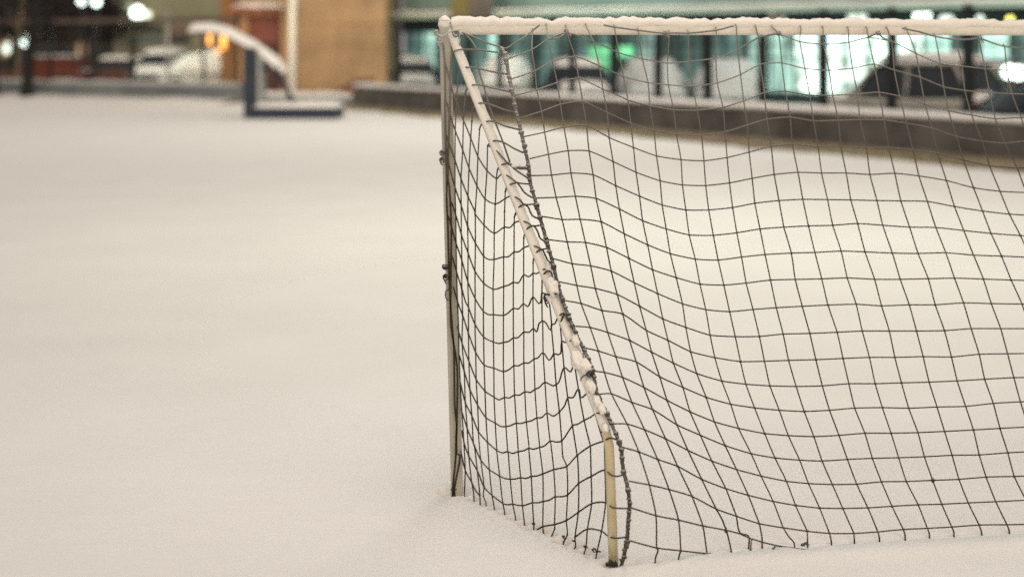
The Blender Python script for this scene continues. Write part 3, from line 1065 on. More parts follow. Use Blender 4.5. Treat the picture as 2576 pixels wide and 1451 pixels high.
# fence on that wall
fence = thing('metal_fence', 'dark metal mesh fence standing on the low concrete wall', 'fence', tuple(WA + WN * .3))
def on_wall(x):
    u = u_of(x)
    t = (u * WA.y - WA.x) / (WD.x - u * WD.y)
    return t
t0 = on_wall(1630)
FH = 2.66
ts = [t0 + k * 1.88 for k in range(-8, 14)]
ts = [on_wall(981)] + [t for t in ts if on_wall(1040) < t < WLEN]
for k, t in enumerate(ts):
    p = WA + WD * t + WN * .3
    mb = MB()
    mb.box((p.x, p.y, (.5 + FH) / 2), (.15, .15, FH - .48), WR, .006)
    mb.box((p.x, p.y, FH + .035), (.14, .14, .03), WR, .008)
    mb.build('fence_post', DARK, fence)
for k, (a, b) in enumerate(zip(ts[:-1], ts[1:])):
    mb = MB()
    pa, pb2 = WA + WD * (a + .045) + WN * .3, WA + WD * (b - .045) + WN * .3
    mid = (pa + pb2) / 2
    L = (pb2 - pa).length
    for z in (.80, 1.7, FH - .06):
        mb.box((mid.x, mid.y, z), (L, .03, .03 if z < 2 else .05), WR)
    m = int(L / .085)
    for i in range(m):
        p = pa + (pb2 - pa) * ((i + .5) / m)
        mb.box((p.x, p.y, (FH - .06 + .8) / 2), (.006, .006, FH - .86 - .03), WR)
    mb.build('mesh_panel', DARK, fence)

# ------------------------------------------------------------------ far walls of the court
A2 = at(-120, 240, 58.8); A2.z = 0
B2 = at(606, 259, 50.4); B2.z = 0
D2 = (B2 - A2).normalized()
N2 = Vector((-D2.y, D2.x, 0))
if N2.y < 0:
    N2 = -N2
wall('court_wall', 'grey plastered low wall across the far side of the court', A2 - D2 * 14, D2, (B2 - A2).length + 14, .60, .4, CONCG, .10, 5, N2, .6, SNOWD)
A3 = at(640, 261, 50.2); A3.z = 0
B3 = at(886, 263, 48.5); B3.z = 0
D3 = (B3 - A3).normalized()
N3 = Vector((-D3.y, D3.x, 0))
if N3.y < 0:
    N3 = -N3
wall('court_kerb', 'knee-high grey kerb in front of the tan brick building', A3, D3, (B3 - A3).length, .26, .4, CONCG, .14, 8, N3, .5)
# banked snow at the foot of the far wall
mb = MB()
rows = []
L2 = (B2 - A2).length + 14
for i in range(161):
    s = i / 160 * L2
    p = A2 - D2 * 14 + D2 * s
    hh = .10 + .16 * max(0, noise.noise(Vector((s * .35, 2, 2)))) + .05 * noise.noise(Vector((s * 1.6, 2, 2)))
    rows.append([p - N2 * q + Vector((0, 0, z)) for (q, z) in ((1.5, -.05), (1.0, hh * .35), (.5, hh * .8), (.01, hh))])
mb.grid(rows)
structure(mb.build('snow_bank', SNOW, None, True))

# tall court fence on the far wall: posts and a snowy top rail
ff = thing('court_fence', 'tall thin wire fence with pale top rail above the grey far wall', 'fence', tuple(A2))
def on_w2(x):
    u = u_of(x)
    return (u * A2.y - A2.x) / (D2.x - u * D2.y)
for x, mt, w, h in ((-60, DARK, .09, 3.0), (120, DARK, .12, 3.0), (225, DARK, .12, 3.0), (325, DARK, .24, 2.35), (415, PALEM, .12, 3.25), (505, DARK, .12, 3.0), (590, DARK, .1, 2.9)):
    t = on_w2(x)
    p = A2 + D2 * t + N2 * .15
    mb = MB()
    mb.tube([(p.x, p.y, -.05 if mt is PALEM else .5), (p.x, p.y, h)], w / 2, 10)
    mb.tube([(p.x, p.y, h), (p.x, p.y, h + .05)], [w * .62, w * .25], 10)
    mb.build('fence_post', mt, ff, True)
mb = MB()
for z, r in ((2.98, .085), (2.0, .02), (1.0, .02)):
    a, b = A2 - D2 * 12 + N2 * .15, B2 + N2 * .15
    mb.tube([a + Vector((0, 0, z)), b + Vector((0, 0, z))], r, 8)
rail = mb.build('fence_rail', BROWNR, ff)
mb = MB()
a, b = A2 - D2 * 12 + N2 * .15, B2 + N2 * .15
L = (b - a).length
for sgn in (1, -1):
    s = -2.5
    while s < L:
        q0, q1 = max(0, s), min(L, s + 2.4)
        z0 = .62 + (q0 - s if sgn > 0 else 2.4 - (q0 - s)) * 1.0
        z1 = .62 + (q1 - s if sgn > 0 else 2.4 - (q1 - s)) * 1.0
        mb.tube([a + D2 * q0 + Vector((0, 0, z0)), a + D2 * q1 + Vector((0, 0, z1))], .0025, 4, False)
        s += .14
mb.build('wire_mesh', pmat('dull_wire', (.07, .065, .06), .95, (.1, .095, .09), 3, spec=0.0), ff)

# ------------------------------------------------------------------ portable basketball stand
YS = 38.6
S0 = at(745, 300, YS); S0.z = 0
stand = thing('basketball_stand', 'dark blue portable basketball stand with thick snow on its curved arm', 'basketball stand', tuple(S0))
x0, x1 = at(640, 300, YS).x, at(849, 300, YS).x
mb = MB()
mb.box(((x0 + x1) / 2, YS + .75, .16), (x1 - x0, 1.5, .32), 0, .03)
base = mb.build('base', NAVY, stand)
mb = MB()
rows = []
for i in range(25):
    row = []
    for j in range(17):
        x = x0 - .02 + (x1 - x0 + .04) * i / 24
        y = YS - .03 + 1.56 * j / 16
        e = min(i, 24 - i, j, 16 - j)
        z = .315 + (.13 + .03 * noise.noise(Vector((x * 2, y * 2, 1)))) * (0 if e == 0 else (.75 if e == 1 else 1))
        row.append((x, y, z))
    rows.append(row)
mb.grid(rows)
mb.build('snow_cap', SNOW, base, True)
for k in range(2):
    for yy in (.1, 1.4):
        mb = MB()
        wx = x0 + .25 if k == 0 else x1 - .25
        mb.tube([(wx - .02, YS + yy, .05), (wx + .02, YS + yy, .05)], .05, 12)
        mb.build('caster', DARK, stand, True)
xa, xb = at(611, 300, YS).x, at(642, 300, YS).x
mb = MB()
mb.box(((xa + xb) / 2, YS + .5, .97), (xb - xa, .9, 1.94), 0, .03)
up = mb.build('upright', NAVY, stand)
mb = MB()
mb.box((xb + .07, YS + .55, 1.02), (.13, .8, 1.55), 0, .03)
mb.build('lit_side', PALEM, up)  # pale strip put in for the lit side face of the upright
arm_px = [(478, 74), (520, 72), (562, 79), (600, 97), (640, 120), (672, 142), (696, 164), (710, 184)]
armc = catmull([at(x, y + 6, YS + .5) for x, y in arm_px], 5)
mb = MB()
for dy in (-.16, .16):
    mb.tube([p + Vector((0, dy, 0)) for p in armc], .055, 10)
for i in range(2, len(armc), 5):
    mb.tube([armc[i] + Vector((0, -.16, 0)), armc[i] + Vector((0, .16, 0))], .035, 8)
arm = mb.build('arm', NAVY, stand, True)
mb = MB()
rows = []
for i, p in enumerate(armc):
    t = armc[min(i + 1, len(armc) - 1)] - armc[max(i - 1, 0)]
    nn = Vector((-t.z, 0, t.x)).normalized()
    if nn.z < 0:
        nn = -nn
    row = []
    for j in range(13):
        an = -PI / 2 + PI * j / 12
        hh = .24 + .04 * noise.noise(Vector((i * .3, an, 2)))
        if i in (0, len(armc) - 1):
            hh *= .3
        row.append(p + Vector((0, math.sin(an) * .26, 0)) + nn * (math.cos(an) * hh + (-.02)))
    rows.append(row)
mb.grid(rows)
mb.build('snow_cap', SNOW, arm, True)
mb = MB()
for dy in (.3, .7):
    mb.tube([at(697, 172, YS + dy), at(738, 262, YS + dy)], .075, 10)
mb.build('strut', NAVY, stand, True)
mb = MB()
for dy in (.3, .7):
    mb.tube([at(640, 178, YS + dy), at(700, 164, YS + dy)], .05, 10)
mb.build('link_bar', NAVY, stand, True)

# ------------------------------------------------------------------ tan brick building
YB = 58.0
bx0, bx1 = at(598, 0, YB).x, at(972, 0, YB).x
bb0 = thing('brick_building', 'tan brick building with pale downpipe and red-brown doorway', 'building', ((bx0 + bx1) / 2, YB, 0))
dx0, dx1 = at(622, 0, YB).x, at(706, 0, YB).x
mb = MB()
mb.box(((dx1 + bx1) / 2, YB + 4, 4), (bx1 - dx1, 8, 8), 0, .02)
mb.box(((bx0 + dx0) / 2 - .0, YB + 4.1, 4), (dx0 - bx0, 7.8, 8), 0, .02)
mb.box(((dx0 + dx1) / 2, YB + 4.05, 5.6), (dx1 - dx0 - .006, 7.7, 4.7), 0, .02)
w = mb.build('wall', BRICK, bb0)
mb = MB()
mb.box(((dx0 + dx1) / 2, YB + .5, 1.62), (dx1 - dx0 - .004, .2, 3.2), 0, .02)
mb.build('recess_wall', REDP, bb0)
mb = MB()
mb.box(((dx0 + dx1) / 2 + .12, YB + .36, 1.1), (.85, .06, 2.1), 0, .01)
dr = mb.build('door', pmat('dark_red_door', (.06, .03, .03), .5), bb0)
mb = MB()
mb.tube([((dx0 + dx1) / 2 + .45, YB + .30, 1.0), ((dx0 + dx1) / 2 + .45, YB + .30, 1.15)], .02, 8)
mb.build('handle', PALEM, dr, True)
mb = MB()
c0, c1 = at(585, 24, YB - .5), at(708, 24, YB - .5)
mb.box(((c0.x + c1.x) / 2, YB - .35, c0.z), (c1.x - c0.x, 1.3, .12), 0, .02)
cn = mb.build('canopy', REDP, bb0)
mb = MB()
mb.blob(((c0.x + c1.x) / 2, YB - .35, c0.z + .10), ((c1.x - c0.x) / 2 + .05, .68, .17), .12, 3, 4, 3)
mb.build('snow_cap', SNOW, cn, True)
pp = at(735, 20, YB - .12)
mb = MB()
mb.tube([(pp.x, YB - .18, -.02), (pp.x, YB - .18, 3.4), (pp.x, YB - .02, 3.75), (pp.x, YB - .02, 7.8)], .15, 10)
mb.build('downpipe', pmat('pipe_white', (.82, .86, .84), .5), bb0, True)
for (x, zt) in ((848, 2.9),):
    p = at(x, 0, YB)
    mb = MB()
    mb.box((p.x, YB - .02, 1.9), (.16, .05, 3.8), 0, .01)
    mb.build('pilaster', BRICK, bb0)
p0, p1 = at(712, 0, YB), at(972, 0, YB)
mb = MB()
mb.box(((p0.x + p1.x) / 2 + .1, YB - .025, 3.02), (p1.x - p0.x - .25, .06, .14), 0, .01)
mb.build('string_course', BRICK, bb0)
for (x, y, r, h) in ((562, 100, .10, .75), (527, 100, .07, .40), (548, 128, .05, .2)):
    p = at(x, y, YB - 1)
    mb = MB()
    mb.tube([p + Vector((0, 0, -h / 2)), p + Vector((0, 0, h / 2))], r, 10)
    lp = mb.build('lamp_tube', LAMPO, bb0, True)
# lit side bay left of the doorway
q0, q1 = at(556, 0, YB + .8), at(597, 0, YB + .8)
mb = MB()
mb.box(((q0.x + q1.x) / 2, YB + 3.2, 3.9), (q1.x - q0.x, 5, 7.8), 0, .02)
mb.build('side_bay', pmat('ochre_render', (.20, .11, .05), .8, (.26, .15, .07), .7), bb0)

# low side wall of the steps, by the end of the concrete wall
s0 = at(780, 256, 51); s1 = at(905, 256, 51)
mb = MB()
M = Matrix.Translation((0, 52.0, 0))
prof = [(s0.x, 0), (s1.x + .4, 0), (s1.x + .4, .86), (s1.x - .3, .82)]
base = len(mb.v)
for dy in (0, .35):
    for (x, z) in prof:
        mb.v.append(Vector((x, 52.0 + dy, z)))
mb.f += [(0, 1, 2, 3), (7, 6, 5, 4), (0, 4, 5, 1), (1, 5, 6, 2), (2, 6, 7, 3), (3, 7, 4, 0)]
o = mb.build('ramp_wall', pmat('red_brick_ramp', (.17, .085, .06), .85, (.22, .12, .085), 1.5), None, False, tuple(s0))
tag(o, 'sloping red-brown side wall of a ramp by the tan building', 'ramp wall')

# ------------------------------------------------------------------ teal building with lit shop front
TA = Vector((-5.6, 60.9, 0))
TD = (Vector((15.4, 42.7, 0)) - Vector((-4.8, 60, 0))).normalized()
TN = Vector((-TD.y, TD.x, 0))
if TN.y < 0:
    TN = -TN
TL = 46.0
TR = math.atan2(TD.y, TD.x)
tb = thing('shop_building', 'long teal building with pale snowy canopy edge and lit shop windows', 'building', tuple(TA + TD * (TL / 2)))


def tpt(s, n, z):
    p = TA + TD * s + TN * n
    return Vector((p.x, p.y, z))


def tbox(mb, s0, s1, n0, n1, z0, z1, bev=.0):
    c = tpt((s0 + s1) / 2, (n0 + n1) / 2, (z0 + z1) / 2)
    mb.box(tuple(c), (s1 - s0, n1 - n0, z1 - z0), TR, bev)


def s_on(x, n=1.2):
    """distance along the facade that shows at column x"""
    u = u_of(x)
    A = TA + TN * n
    return (u * A.y - A.x) / (TD.x - u * TD.y)


mb = MB(); tbox(mb, 0, TL, 1.3, 9, 3.55, 9)
mb.build('upper_wall', TEAL, tb)
mb = MB(); tbox(mb, 0, TL, .0, 1.6, 3.12, 3.30, .02)
can = mb.build('canopy', TEALD, tb)
mb = MB(); tbox(mb, -.02, TL + .02, -.05, .06, 3.17, 3.36, .01)
mb.build('fascia', PALEB, can)
mb = MB()
rows = []
for i in range(301):
    s = i / 300 * TL
    hh = .10 + .03 * noise.noise(Vector((s * .6, 0, 1)))
    rows.append([tpt(s, q, 3.31 + z) for (q, z) in ((-.1, .03), (-.12, .08), (-.04, hh + .05), (.5, hh + .08), (1.29, hh + .1))])
mb.grid(rows)
mb.build('snow_cap', SNOW, can, True)
mb = MB(); tbox(mb, 0, TL, 1.75, 9, 0, 3.54)
mb.build('back_wall', TEALD, tb)
mb = MB(); tbox(mb, 0, TL, 1.25, 1.60, 2.62, 3.11, .01)
mb.build('lintel', TEALD, tb)
mb = MB(); tbox(mb, 0, TL, 1.2, 1.62, -.05, .35, .01)
mb.build('plinth', TEALD, tb)
# panes
seg = .95
k = 0
s = .1
while s < TL - seg:
    xm = None
    p = tpt(s + seg / 2, 1.5, 1)
    xm = CX + p.x / p.y * F
    if 1975 <= xm <= 2225:
        mt = PANE_H
    elif 2270 <= xm <= 2345:
        mt = PANE_H
    elif 1480 <= xm <= 1590:
        mt = PANE_D
    elif 2200 < xm < 2700:
        mt = random.choice([PANE_M, PANE_M, PANE_D])
    else:
        mt = random.choice([PANE_D, PANE_D, PANE_M, PANE_D])
    mb = MB(); tbox(mb, s + .04, s + seg - .04, 1.48, 1.52, .4, 2.6)
    if k < 46:
        mb.build('shop_pane', mt, tb)
    s += seg
    k += 1
mb = MB()
s = .1
while s < TL:
    tbox(mb, s - .035, s + .035, 1.40, 1.58, .35, 2.62)
    s += seg
tbox(mb, .1, TL - .1, 1.42, 1.47, 2.02, 2.08)
mb.build('window_frame', TEALD, tb)
for (xa_, xb_, za, zb) in ((1484, 1545, 1.05, 2.0), (1558, 1590, 1.55, 2.0)):
    mb = MB(); tbox(mb, s_on(xa_, 1.3), s_on(xb_, 1.3), 1.28, 1.38, za, zb, .01)
    mb.build('light_panel', PANE_G, tb)
for (xa_, xb_, mt) in ((1137, 1180, pmat('yellow_board', (.17, .15, .06), .7, (.22, .19, .08), 1.5)), (1183, 1236, pmat('grey_brown_board', (.12, .105, .095), .7, (.17, .15, .14), 1.5))):
    mb = MB(); tbox(mb, s_on(xa_, -.3), s_on(xb_, -.3), -.36, -.22, 3.22, 4.9, .02)
    mb.build('sign_board', mt, tb)
    mb = MB(); tbox(mb, s_on((xa_ + xb_) / 2, -.3) - .04, s_on((xa_ + xb_) / 2, -.3) + .04, -.215, 1.35, 3.75, 3.83)
    mb.build('sign_bracket', DARK, tb)
# lamps under the canopy edge and on the lintel
for (x, y, mt, r) in ((1943, 42, LAMPF, .05), (1968, 45, LAMPF, .05), (2144, 40, LAMPD, .07), (2169, 41, LAMPD, .07), (2144, 58, LAMPD, .06), (2169, 57, LAMPD, .06),
                      (2308, 36, LAMPW, .06), (2331, 36, LAMPW, .06), (2308, 54, LAMPW, .06), (2331, 54, LAMPW, .06), (2374, 49, LAMPD, .06), (2388, 49, LAMPD, .06),
                      (2436, 49, LAMPW, .055), (2466, 48, LAMPD, .055), (2541, 50, LAMPY, .05), (2078, 100, LAMPB, .09), (2098, 101, LAMPB, .09), (1866, 166, LAMPD, .07),
                      (2100, 150, LAMPD, .10), (2130, 190, LAMPD, .10), (2020, 215, LAMPD, .07), (2060, 214, LAMPD, .07)):
    r *= 2.1
    n = .45 if y < 70 else 1.1
    s = s_on(x, n)
    p = tpt(s, n, 0)
    z = H - (y - HY) / F * p.y
    if y < 70:
        z = min(z, 3.06)
    mb = MB()
    mb.blob((p.x, p.y, z), (r, r, r), 0, 1, 2)
    l = mb.build('spot_lamp', mt, tb, True)
    if y < 70:
        mb = MB()
        mb.tube([(p.x, p.y, z + r * .7), (p.x, p.y, 3.13)], .03, 8)
        mb.build('lamp_stem', DARK, l)
    else:
        mb = MB()
        mb.box(tuple(tpt(s, (n + 1.45) / 2 + r * .3, z)), (.05, 1.45 - n - r * .8, .05), TR)
        mb.build('lamp_bracket', DARK, l)

# ------------------------------------------------------------------ buildings at the far left
YK = 86.0
k0, k1 = at(286, 0, YK).x, at(640, 0, YK).x
kb = thing('beige_building', 'beige lit building with dark ribbon windows behind the parked cars', 'building', ((k0 + k1) / 2, YK, 0))
mb = MB()
mb.box(((k0 + k1) / 2, YK + 4, 4.5), (k1 - k0, 8, 9), 0, .02)
mb.build('wall', BEIGE, kb)
for (a, b, t, bt, mt) in ((337, 412, 66, 82, DGLASS), (424, 470, 70, 82, REDP), (340, 412, 90, 107, pmat('blue_grey_panel', (.10, .13, .15), .5)), (424, 480, 90, 108, DGLASS)):
    p0, p1 = at(a, bt, YK), at(b, t, YK)
    mb = MB()
    mb.box(((p0.x + p1.x) / 2, YK - .02, (p0.z + p1.z) / 2), (p1.x - p0.x, .1, p1.z - p0.z), 0, .01)
    mb.build('window', mt, kb)
p0, p1 = at(296, 52, YK - .9), at(372, 46, YK - .9)
mb = MB()
mb.box(((p0.x + p1.x) / 2, YK - .5, p0.z), (p1.x - p0.x, 1.0, .14), 0, .02)
mb.build('canopy', BEIGE, kb)
for (a, b, t, bt, mt) in ((296, 335, 10, 24, emat('sign_faint', (.7, .8, .55), .6)), (350, 378, 30, 47, SIGNW)):
    p0, p1 = at(a, bt, YK - .1), at(b, t, YK - .1)
    mb = MB()
    mb.box(((p0.x + p1.x) / 2, YK - .08, (p0.z + p1.z) / 2), (p1.x - p0.x, .12, p1.z - p0.z), 0, .01)
    mb.build('light_panel', mt, kb)

YD = 104.0
d0, d1 = at(-900, 0, YD).x, at(300, 0, YD).x
db = thing('apartment_block', 'dark brown brick block behind the trees, a few faint windows lit', 'building', ((d0 + d1) / 2, YD, 0))
mb = MB()
mb.box(((d0 + d1) / 2, YD + 5, 6.5), (d1 - d0, 10, 13), 0, .02)
mb.build('wall', BLOCK, db)
for i, x in enumerate(range(-60, 290, 38)):
    for z in (1.9, 4.6):
        p = at(x, 0, YD)
        mb = MB()
        mb.box((p.x, YD - .01, z), (.75, .1, 1.1), 0, .01)
        lit = (i * 7 + int(z)) % 5 == 0
        wn = mb.build('window', PANE_W if lit else DGLASS, db)
# ------------------------------------------------------------------ street lamps seen as discs of light
def lamp(x, y, Y, r, mt, label, pole=True):
    r *= 2.7
    p = at(x, y, Y)
    t = thing('street_lamp', label, 'lamp', (p.x, p.y, 0), 'lit lamps beyond the court')
    mb = MB()
    mb.tube([(p.x, p.y + .25, -.05), (p.x, p.y + .25, max(.5, p.z - .1))], lambda q: .06 - .02 * q, 10)
    mb.tube(catmull([(p.x, p.y + .25, p.z - .1), (p.x, p.y + .2, p.z + r + .06), (p.x, p.y, p.z + r + .05)], 4), .03, 8)
    mb.build('post', DARK, t, True)
    mb = MB()
    mb.blob((p.x, p.y, p.z), (r, r, r), 0, 1, 2)
    mb.build('lamp_head', mt, t, True)
    return t


lamp(345, 32, 82, .14, LAMPW, 'largest white lamp glowing in front of the beige building')
lamp(306, 56, 80, .115, LAMPW, 'round white lamp just below the largest lamp on the beige building')
lamp(205, 5, 64, .062, LAMPW, 'white lamp high above the dark trees, nearer the tree trunk')
lamp(242, 6, 64, .072, LAMPW, 'white lamp high above the dark trees, nearer the beige building')
lamp(64, 103, 84, .12, LAMPW, 'bright white lamp shining beside the dark leaning tree trunk')
lamp(19, 122, 88, .12, LAMPD, 'pale green-white lamp lowest at the edge beside the thin brown tree')
lamp(32, 98, 90, .11, LAMPF, 'faint pinkish lamp above the pale low lamp')
lamp(96, 85, 92, .09, LAMPF, 'dim small lamp on the other side of the leaning trunk')
lamp(540, 5, 88, .14, LAMPW, 'white lamp above the orange bay of the brick building')
lamp(508, 8, 90, .12, LAMPD, 'dimmer greenish lamp next to the white one above the orange bay')

lamp(2538, 181, 28.5, .055, LAMPW, 'bright white low lamp in front of the ochre car')
lamp(2562, 184, 28.6, .055, LAMPW, 'bright white low lamp at the very edge, beside its twin')

# ------------------------------------------------------------------ trees
def tree(x, Y, r0, hgt, lean, label, bark, crown=None, group=None, leaves=0, seed=1):
    rt = random.Random(seed)
    b = at(x, 0, Y); b.z = 0
    t = thing('tree', label, 'tree', tuple(b), group)
    mb = MB()
    top = b + Vector((lean, 0, hgt))
    path = catmull([b + Vector((0, 0, -.1)), b + Vector((lean * .18, 0, hgt * .3)), b + Vector((lean * .62, .05, hgt * .66)), top], 5)
    mb.tube(path, lambda q: r0 * (1.25 - .25 * min(1, q * 6)) * (1 - .55 * q), 12)
    tips = []
    for i in range(12):
        q = rt.uniform(.42, .98)
        p = path[int(q * (len(path) - 1))]
        a = rt.random() * 2 * PI
        L = rt.uniform(.22, .42) * hgt
        d = Vector((math.cos(a), math.sin(a), rt.uniform(.35, .9)))
        e = p + d * L * .6
        f = e + (d + Vector((0, 0, .4))) * L * .35
        mb.tube(catmull([p, (p + e) / 2 + Vector((0, 0, .1)), e, f], 3), lambda k, r=r0: r * .36 * (1 - .8 * k), 7)
        tips += [e, f, (p + e) / 2]
        for w in range(3):
            g = e + Vector((rt.uniform(-1, 1), rt.uniform(-1, 1), rt.uniform(0, 1))) * L * .35
            mb.tube([e, (e + g) / 2 + Vector((0, 0, .05)), g], [r0 * .1, r0 * .07, r0 * .03], 5)
            tips.append(g)
    mb.build('trunk', bark, t, True)
    if leaves:
        mb = MB()
        for i in range(leaves):
            c = rt.choice(tips) + Vector((rt.gauss(0, .38), rt.gauss(0, .38), rt.gauss(0, .34)))
            if noise.noise(c * .9) < -.18:
                continue
            a, bb = rt.random() * 6.3, rt.uniform(-.8, .8)
            s = rt.uniform(.05, .13)
            d = Vector((math.cos(a) * math.cos(bb), math.sin(a) * math.cos(bb), math.sin(bb))) * s
            e = d.orthogonal().normalized() * s * .55
            mb.quad(c - d, c + e, c + d, c - e)
        mb.build('crown', crown, t)
    return t


tree(67, 55.3, .24, 6.0, .75, 'thick dark trunk leaning over the far wall', BARK, None, None, 0, 3)
tree(42, 61.5, .09, 5.5, .25, 'thin brown tree just behind the thick leaning trunk', BARKB, None, None, 0, 5)
tree(-14, 56.0, .2, 6.0, -.4, 'dark tree cut off by the edge of the picture', BARK, None, None, 0, 8)
tree(150, 70, .16, 4.6, .3, 'dark leafy tree between the leaning trunk and the lamps', BARK, LEAFD, 'dark trees beyond the far wall', 5200, 11)
tree(212, 73, .17, 4.9, -.2, 'dark leafy tree right behind the red van', BARK, LEAFD, 'dark trees beyond the far wall', 5600, 12)
tree(268, 76, .16, 4.7, .2, 'dark leafy tree next to the beige building', BARK, LEAFD, 'dark trees beyond the far wall', 5000, 13)
tree(30, 78, .18, 5.2, .2, 'dark leafy tree behind the thin brown tree', BARK, LEAFD, 'dark trees beyond the far wall', 4200, 14)


# ------------------------------------------------------------------ parked cars
def car(x, Y, rot, paintm, label, snow=1.0, scale=1.0, tall=1.0, snowm=None, glassm=None, name='parked_car', base=None):
    """car pointing along local +y; rot turns it about z"""
    p = at(x, 0, Y) if base is None else Vector(base)
    p.z = 0
    t = thing(name, label, 'car', tuple(p), 'snowy cars parked beyond the walls')
    R = Matrix.Translation(p) @ Matrix.Rotation(rot, 4, 'Z') @ Matrix.Scale(scale, 4)
    W = .86
    zt = 1.46 * tall

    def loft(secs, mat, nm, par, smooth=True, wrapf=True):
        mb = MB()
        rows = []
        for (y, pts) in secs:
            rows.append([R @ Vector((a, y, b)) for (a, b) in pts])
        mb.grid(rows)
        if wrapf:
            n = len(rows[0])
            mb.f.append(tuple(range(n)))
            k = len(mb.v) - n
            mb.f.append(tuple(reversed(range(k, k + n))))
        return mb.build(nm, mat, par, smooth)

    def sec(w, z0, z1, r=.12):
        return [(-w * .93, z0), (-w, z0 + r), (-w, z1 - r), (-w + r * .6, z1 - r * .25), (-w + r * 1.6, z1), (0, z1 + .03), (w - r * 1.6, z1), (w - r * .6, z1 - r * .25), (w, z1 - r), (w, z0 + r), (w * .93, z0), (-w * .93, z0)]
    body = loft([(-2.10, sec(.70, .38, .72)), (-2.02, sec(.80, .28, .86)), (-1.7, sec(W, .22, .95)), (-.9, sec(W, .2, .95)), (.3, sec(W, .2, .93)), (1.0, sec(W, .2, .92)),
                 (1.7, sec(.84, .22, .84)), (2.0, sec(.78, .28, .72)), (2.12, sec(.66, .36, .6))], paintm, 'body', t)

    def csec(w0, w1, z0, z1):
        return [(-w0, z0), (-w1, z1 - .06), (-w1 + .1, z1), (0, z1 + .03), (w1 - .1, z1), (w1, z1 - .06), (w0, z0), (-w0, z0)]
    glass = loft([(-1.95, csec(.76, .70, .90, .93)), (-1.45, csec(.79, .60, .90, zt - .05)), (-.9, csec(.80, .62, .90, zt)), (.1, csec(.80, .62, .90, zt - .01)),
                  (.5, csec(.80, .60, .90, zt - .07)), (1.2, csec(.76, .70, .88, .93))], glassm or DGLASS, 'windows', t)
    roof = loft([(-1.40, [(a * 1.01, b + .012) for a, b in csec(.64, .61, zt - .12, zt - .04)]), (-.9, [(a * 1.01, b + .012) for a, b in csec(.66, .63, zt - .1, zt)]),
                 (.1, [(a * 1.01, b + .012) for a, b in csec(.66, .63, zt - .1, zt - .01)]), (.48, [(a * 1.01, b + .012) for a, b in csec(.64, .61, zt - .13, zt - .07)])], paintm, 'roof', t)
    for sx in (-1, 1):
        for (ya, za, yb, zb) in ((-1.92, .93, -1.43, zt - .06), (-.35, .93, -.32, zt - .03), (1.17, .92, .48, zt - .08)):
            mb = MB()
            mb.tube([R @ Vector((sx * .775, ya, za)), R @ Vector((sx * .62, yb, zb))], .04 * scale, 6)
            mb.build('pillar', paintm, body)
    for sx in (-1, 1):
        for yy in (-1.3, 1.32):
            mb = MB()
            mb.tube([R @ Vector((sx * .70, yy, .31)), R @ Vector((sx * .885, yy, .31))], .31 * scale, 18)
            wh = mb.build('wheel', TYRE, t)
            mb = MB()
            mb.tube([R @ Vector((sx * .87, yy, .31)), R @ Vector((sx * .895, yy, .31))], .2 * scale, 14)
            mb.build('rim', RIM, wh)
        mb = MB()
        mb.box((sx * .62, 2.03, .66), (.26, .12, .13), 0, .03, R)
        mb.build('headlight', HEADL, t)
        mb = MB()
        mb.box((sx * .68, -2.03, .74), (.2, .1, .2), 0, .03, R)
        mb.build('tail_light', TAILR, t)
        mb = MB()
        mb.box((sx * .95, .75, 1.0), (.14, .1, .12), 0, .03, R)
        mb.build('mirror', paintm, t)
    if snow > 0:
        sm = snowm or SNOWD
        for (y0, y1, w, z, h, nm) in ((-1.5, .55, .66, zt + .0, .17, 'snow_roof'), (.8, 2.05, .74, .90, .13, 'snow_bonnet'), (-2.05, -1.35, .74, .93, .12, 'snow_boot')):
            mb = MB()
            rows = []
            for i in range(15):
                row = []
                for j in range(13):
                    a, b = i / 14, j / 12
                    y = y0 + (y1 - y0) * a
                    xx = (b * 2 - 1) * w
                    e = (1 - abs(2 * a - 1) ** 5) * (1 - abs(2 * b - 1) ** 6)
                    zz = z - .05
                    if nm == 'snow_bonnet':
                        zz -= .18 * a * a
                    row.append(R @ Vector((xx, y, zz + (h + .04) * snow * e ** .5 * (1 + .2 * noise.noise(Vector((xx * 2 + x, y * 2, 4)))))))
                rows.append(row)
            mb.grid(rows)
            mb.build(nm, sm, body if nm != 'snow_roof' else roof, True)
        # cars left under a whole mound of snow
        if snow > 1.15 and x != 408:
            mb = MB()
            bm = bmesh.new()
            bmesh.ops.create_icosphere(bm, subdivisions=4, radius=1.0)
            for v in bm.verts:
                d = v.co.normalized()
                k = 1 + .07 * noise.noise(d * 2.2 + Vector((x, 0, 0))) + .03 * noise.noise(d * 6 + Vector((x, 0, 5)))
                q = Vector((d.x * .95, d.y * 1.85 - .15, d.z * (zt - .66))) * k
                q.z = max(q.z, -.02) + .84
                v.co = q
            mb.add_bm(bm, R)
            mb.build('snow_mound', sm, roof, True)
    return t


SILV = paint('silver_paint', (.30, .31, .32))
DKB = paint('dark_blue_paint', (.015, .022, .04))
DKG = paint('dark_grey_paint', (.04, .04, .045))
REDC = paint('red_paint', (.105, .024, .016))
RUST = paint('rust_red_paint', (.10, .036, .027))
PALEC = paint('pale_paint', (.45, .46, .44))
BEIG = paint('beige_paint', (.36, .34, .30))
ORNG = paint('ochre_paint', (.26, .17, .10))
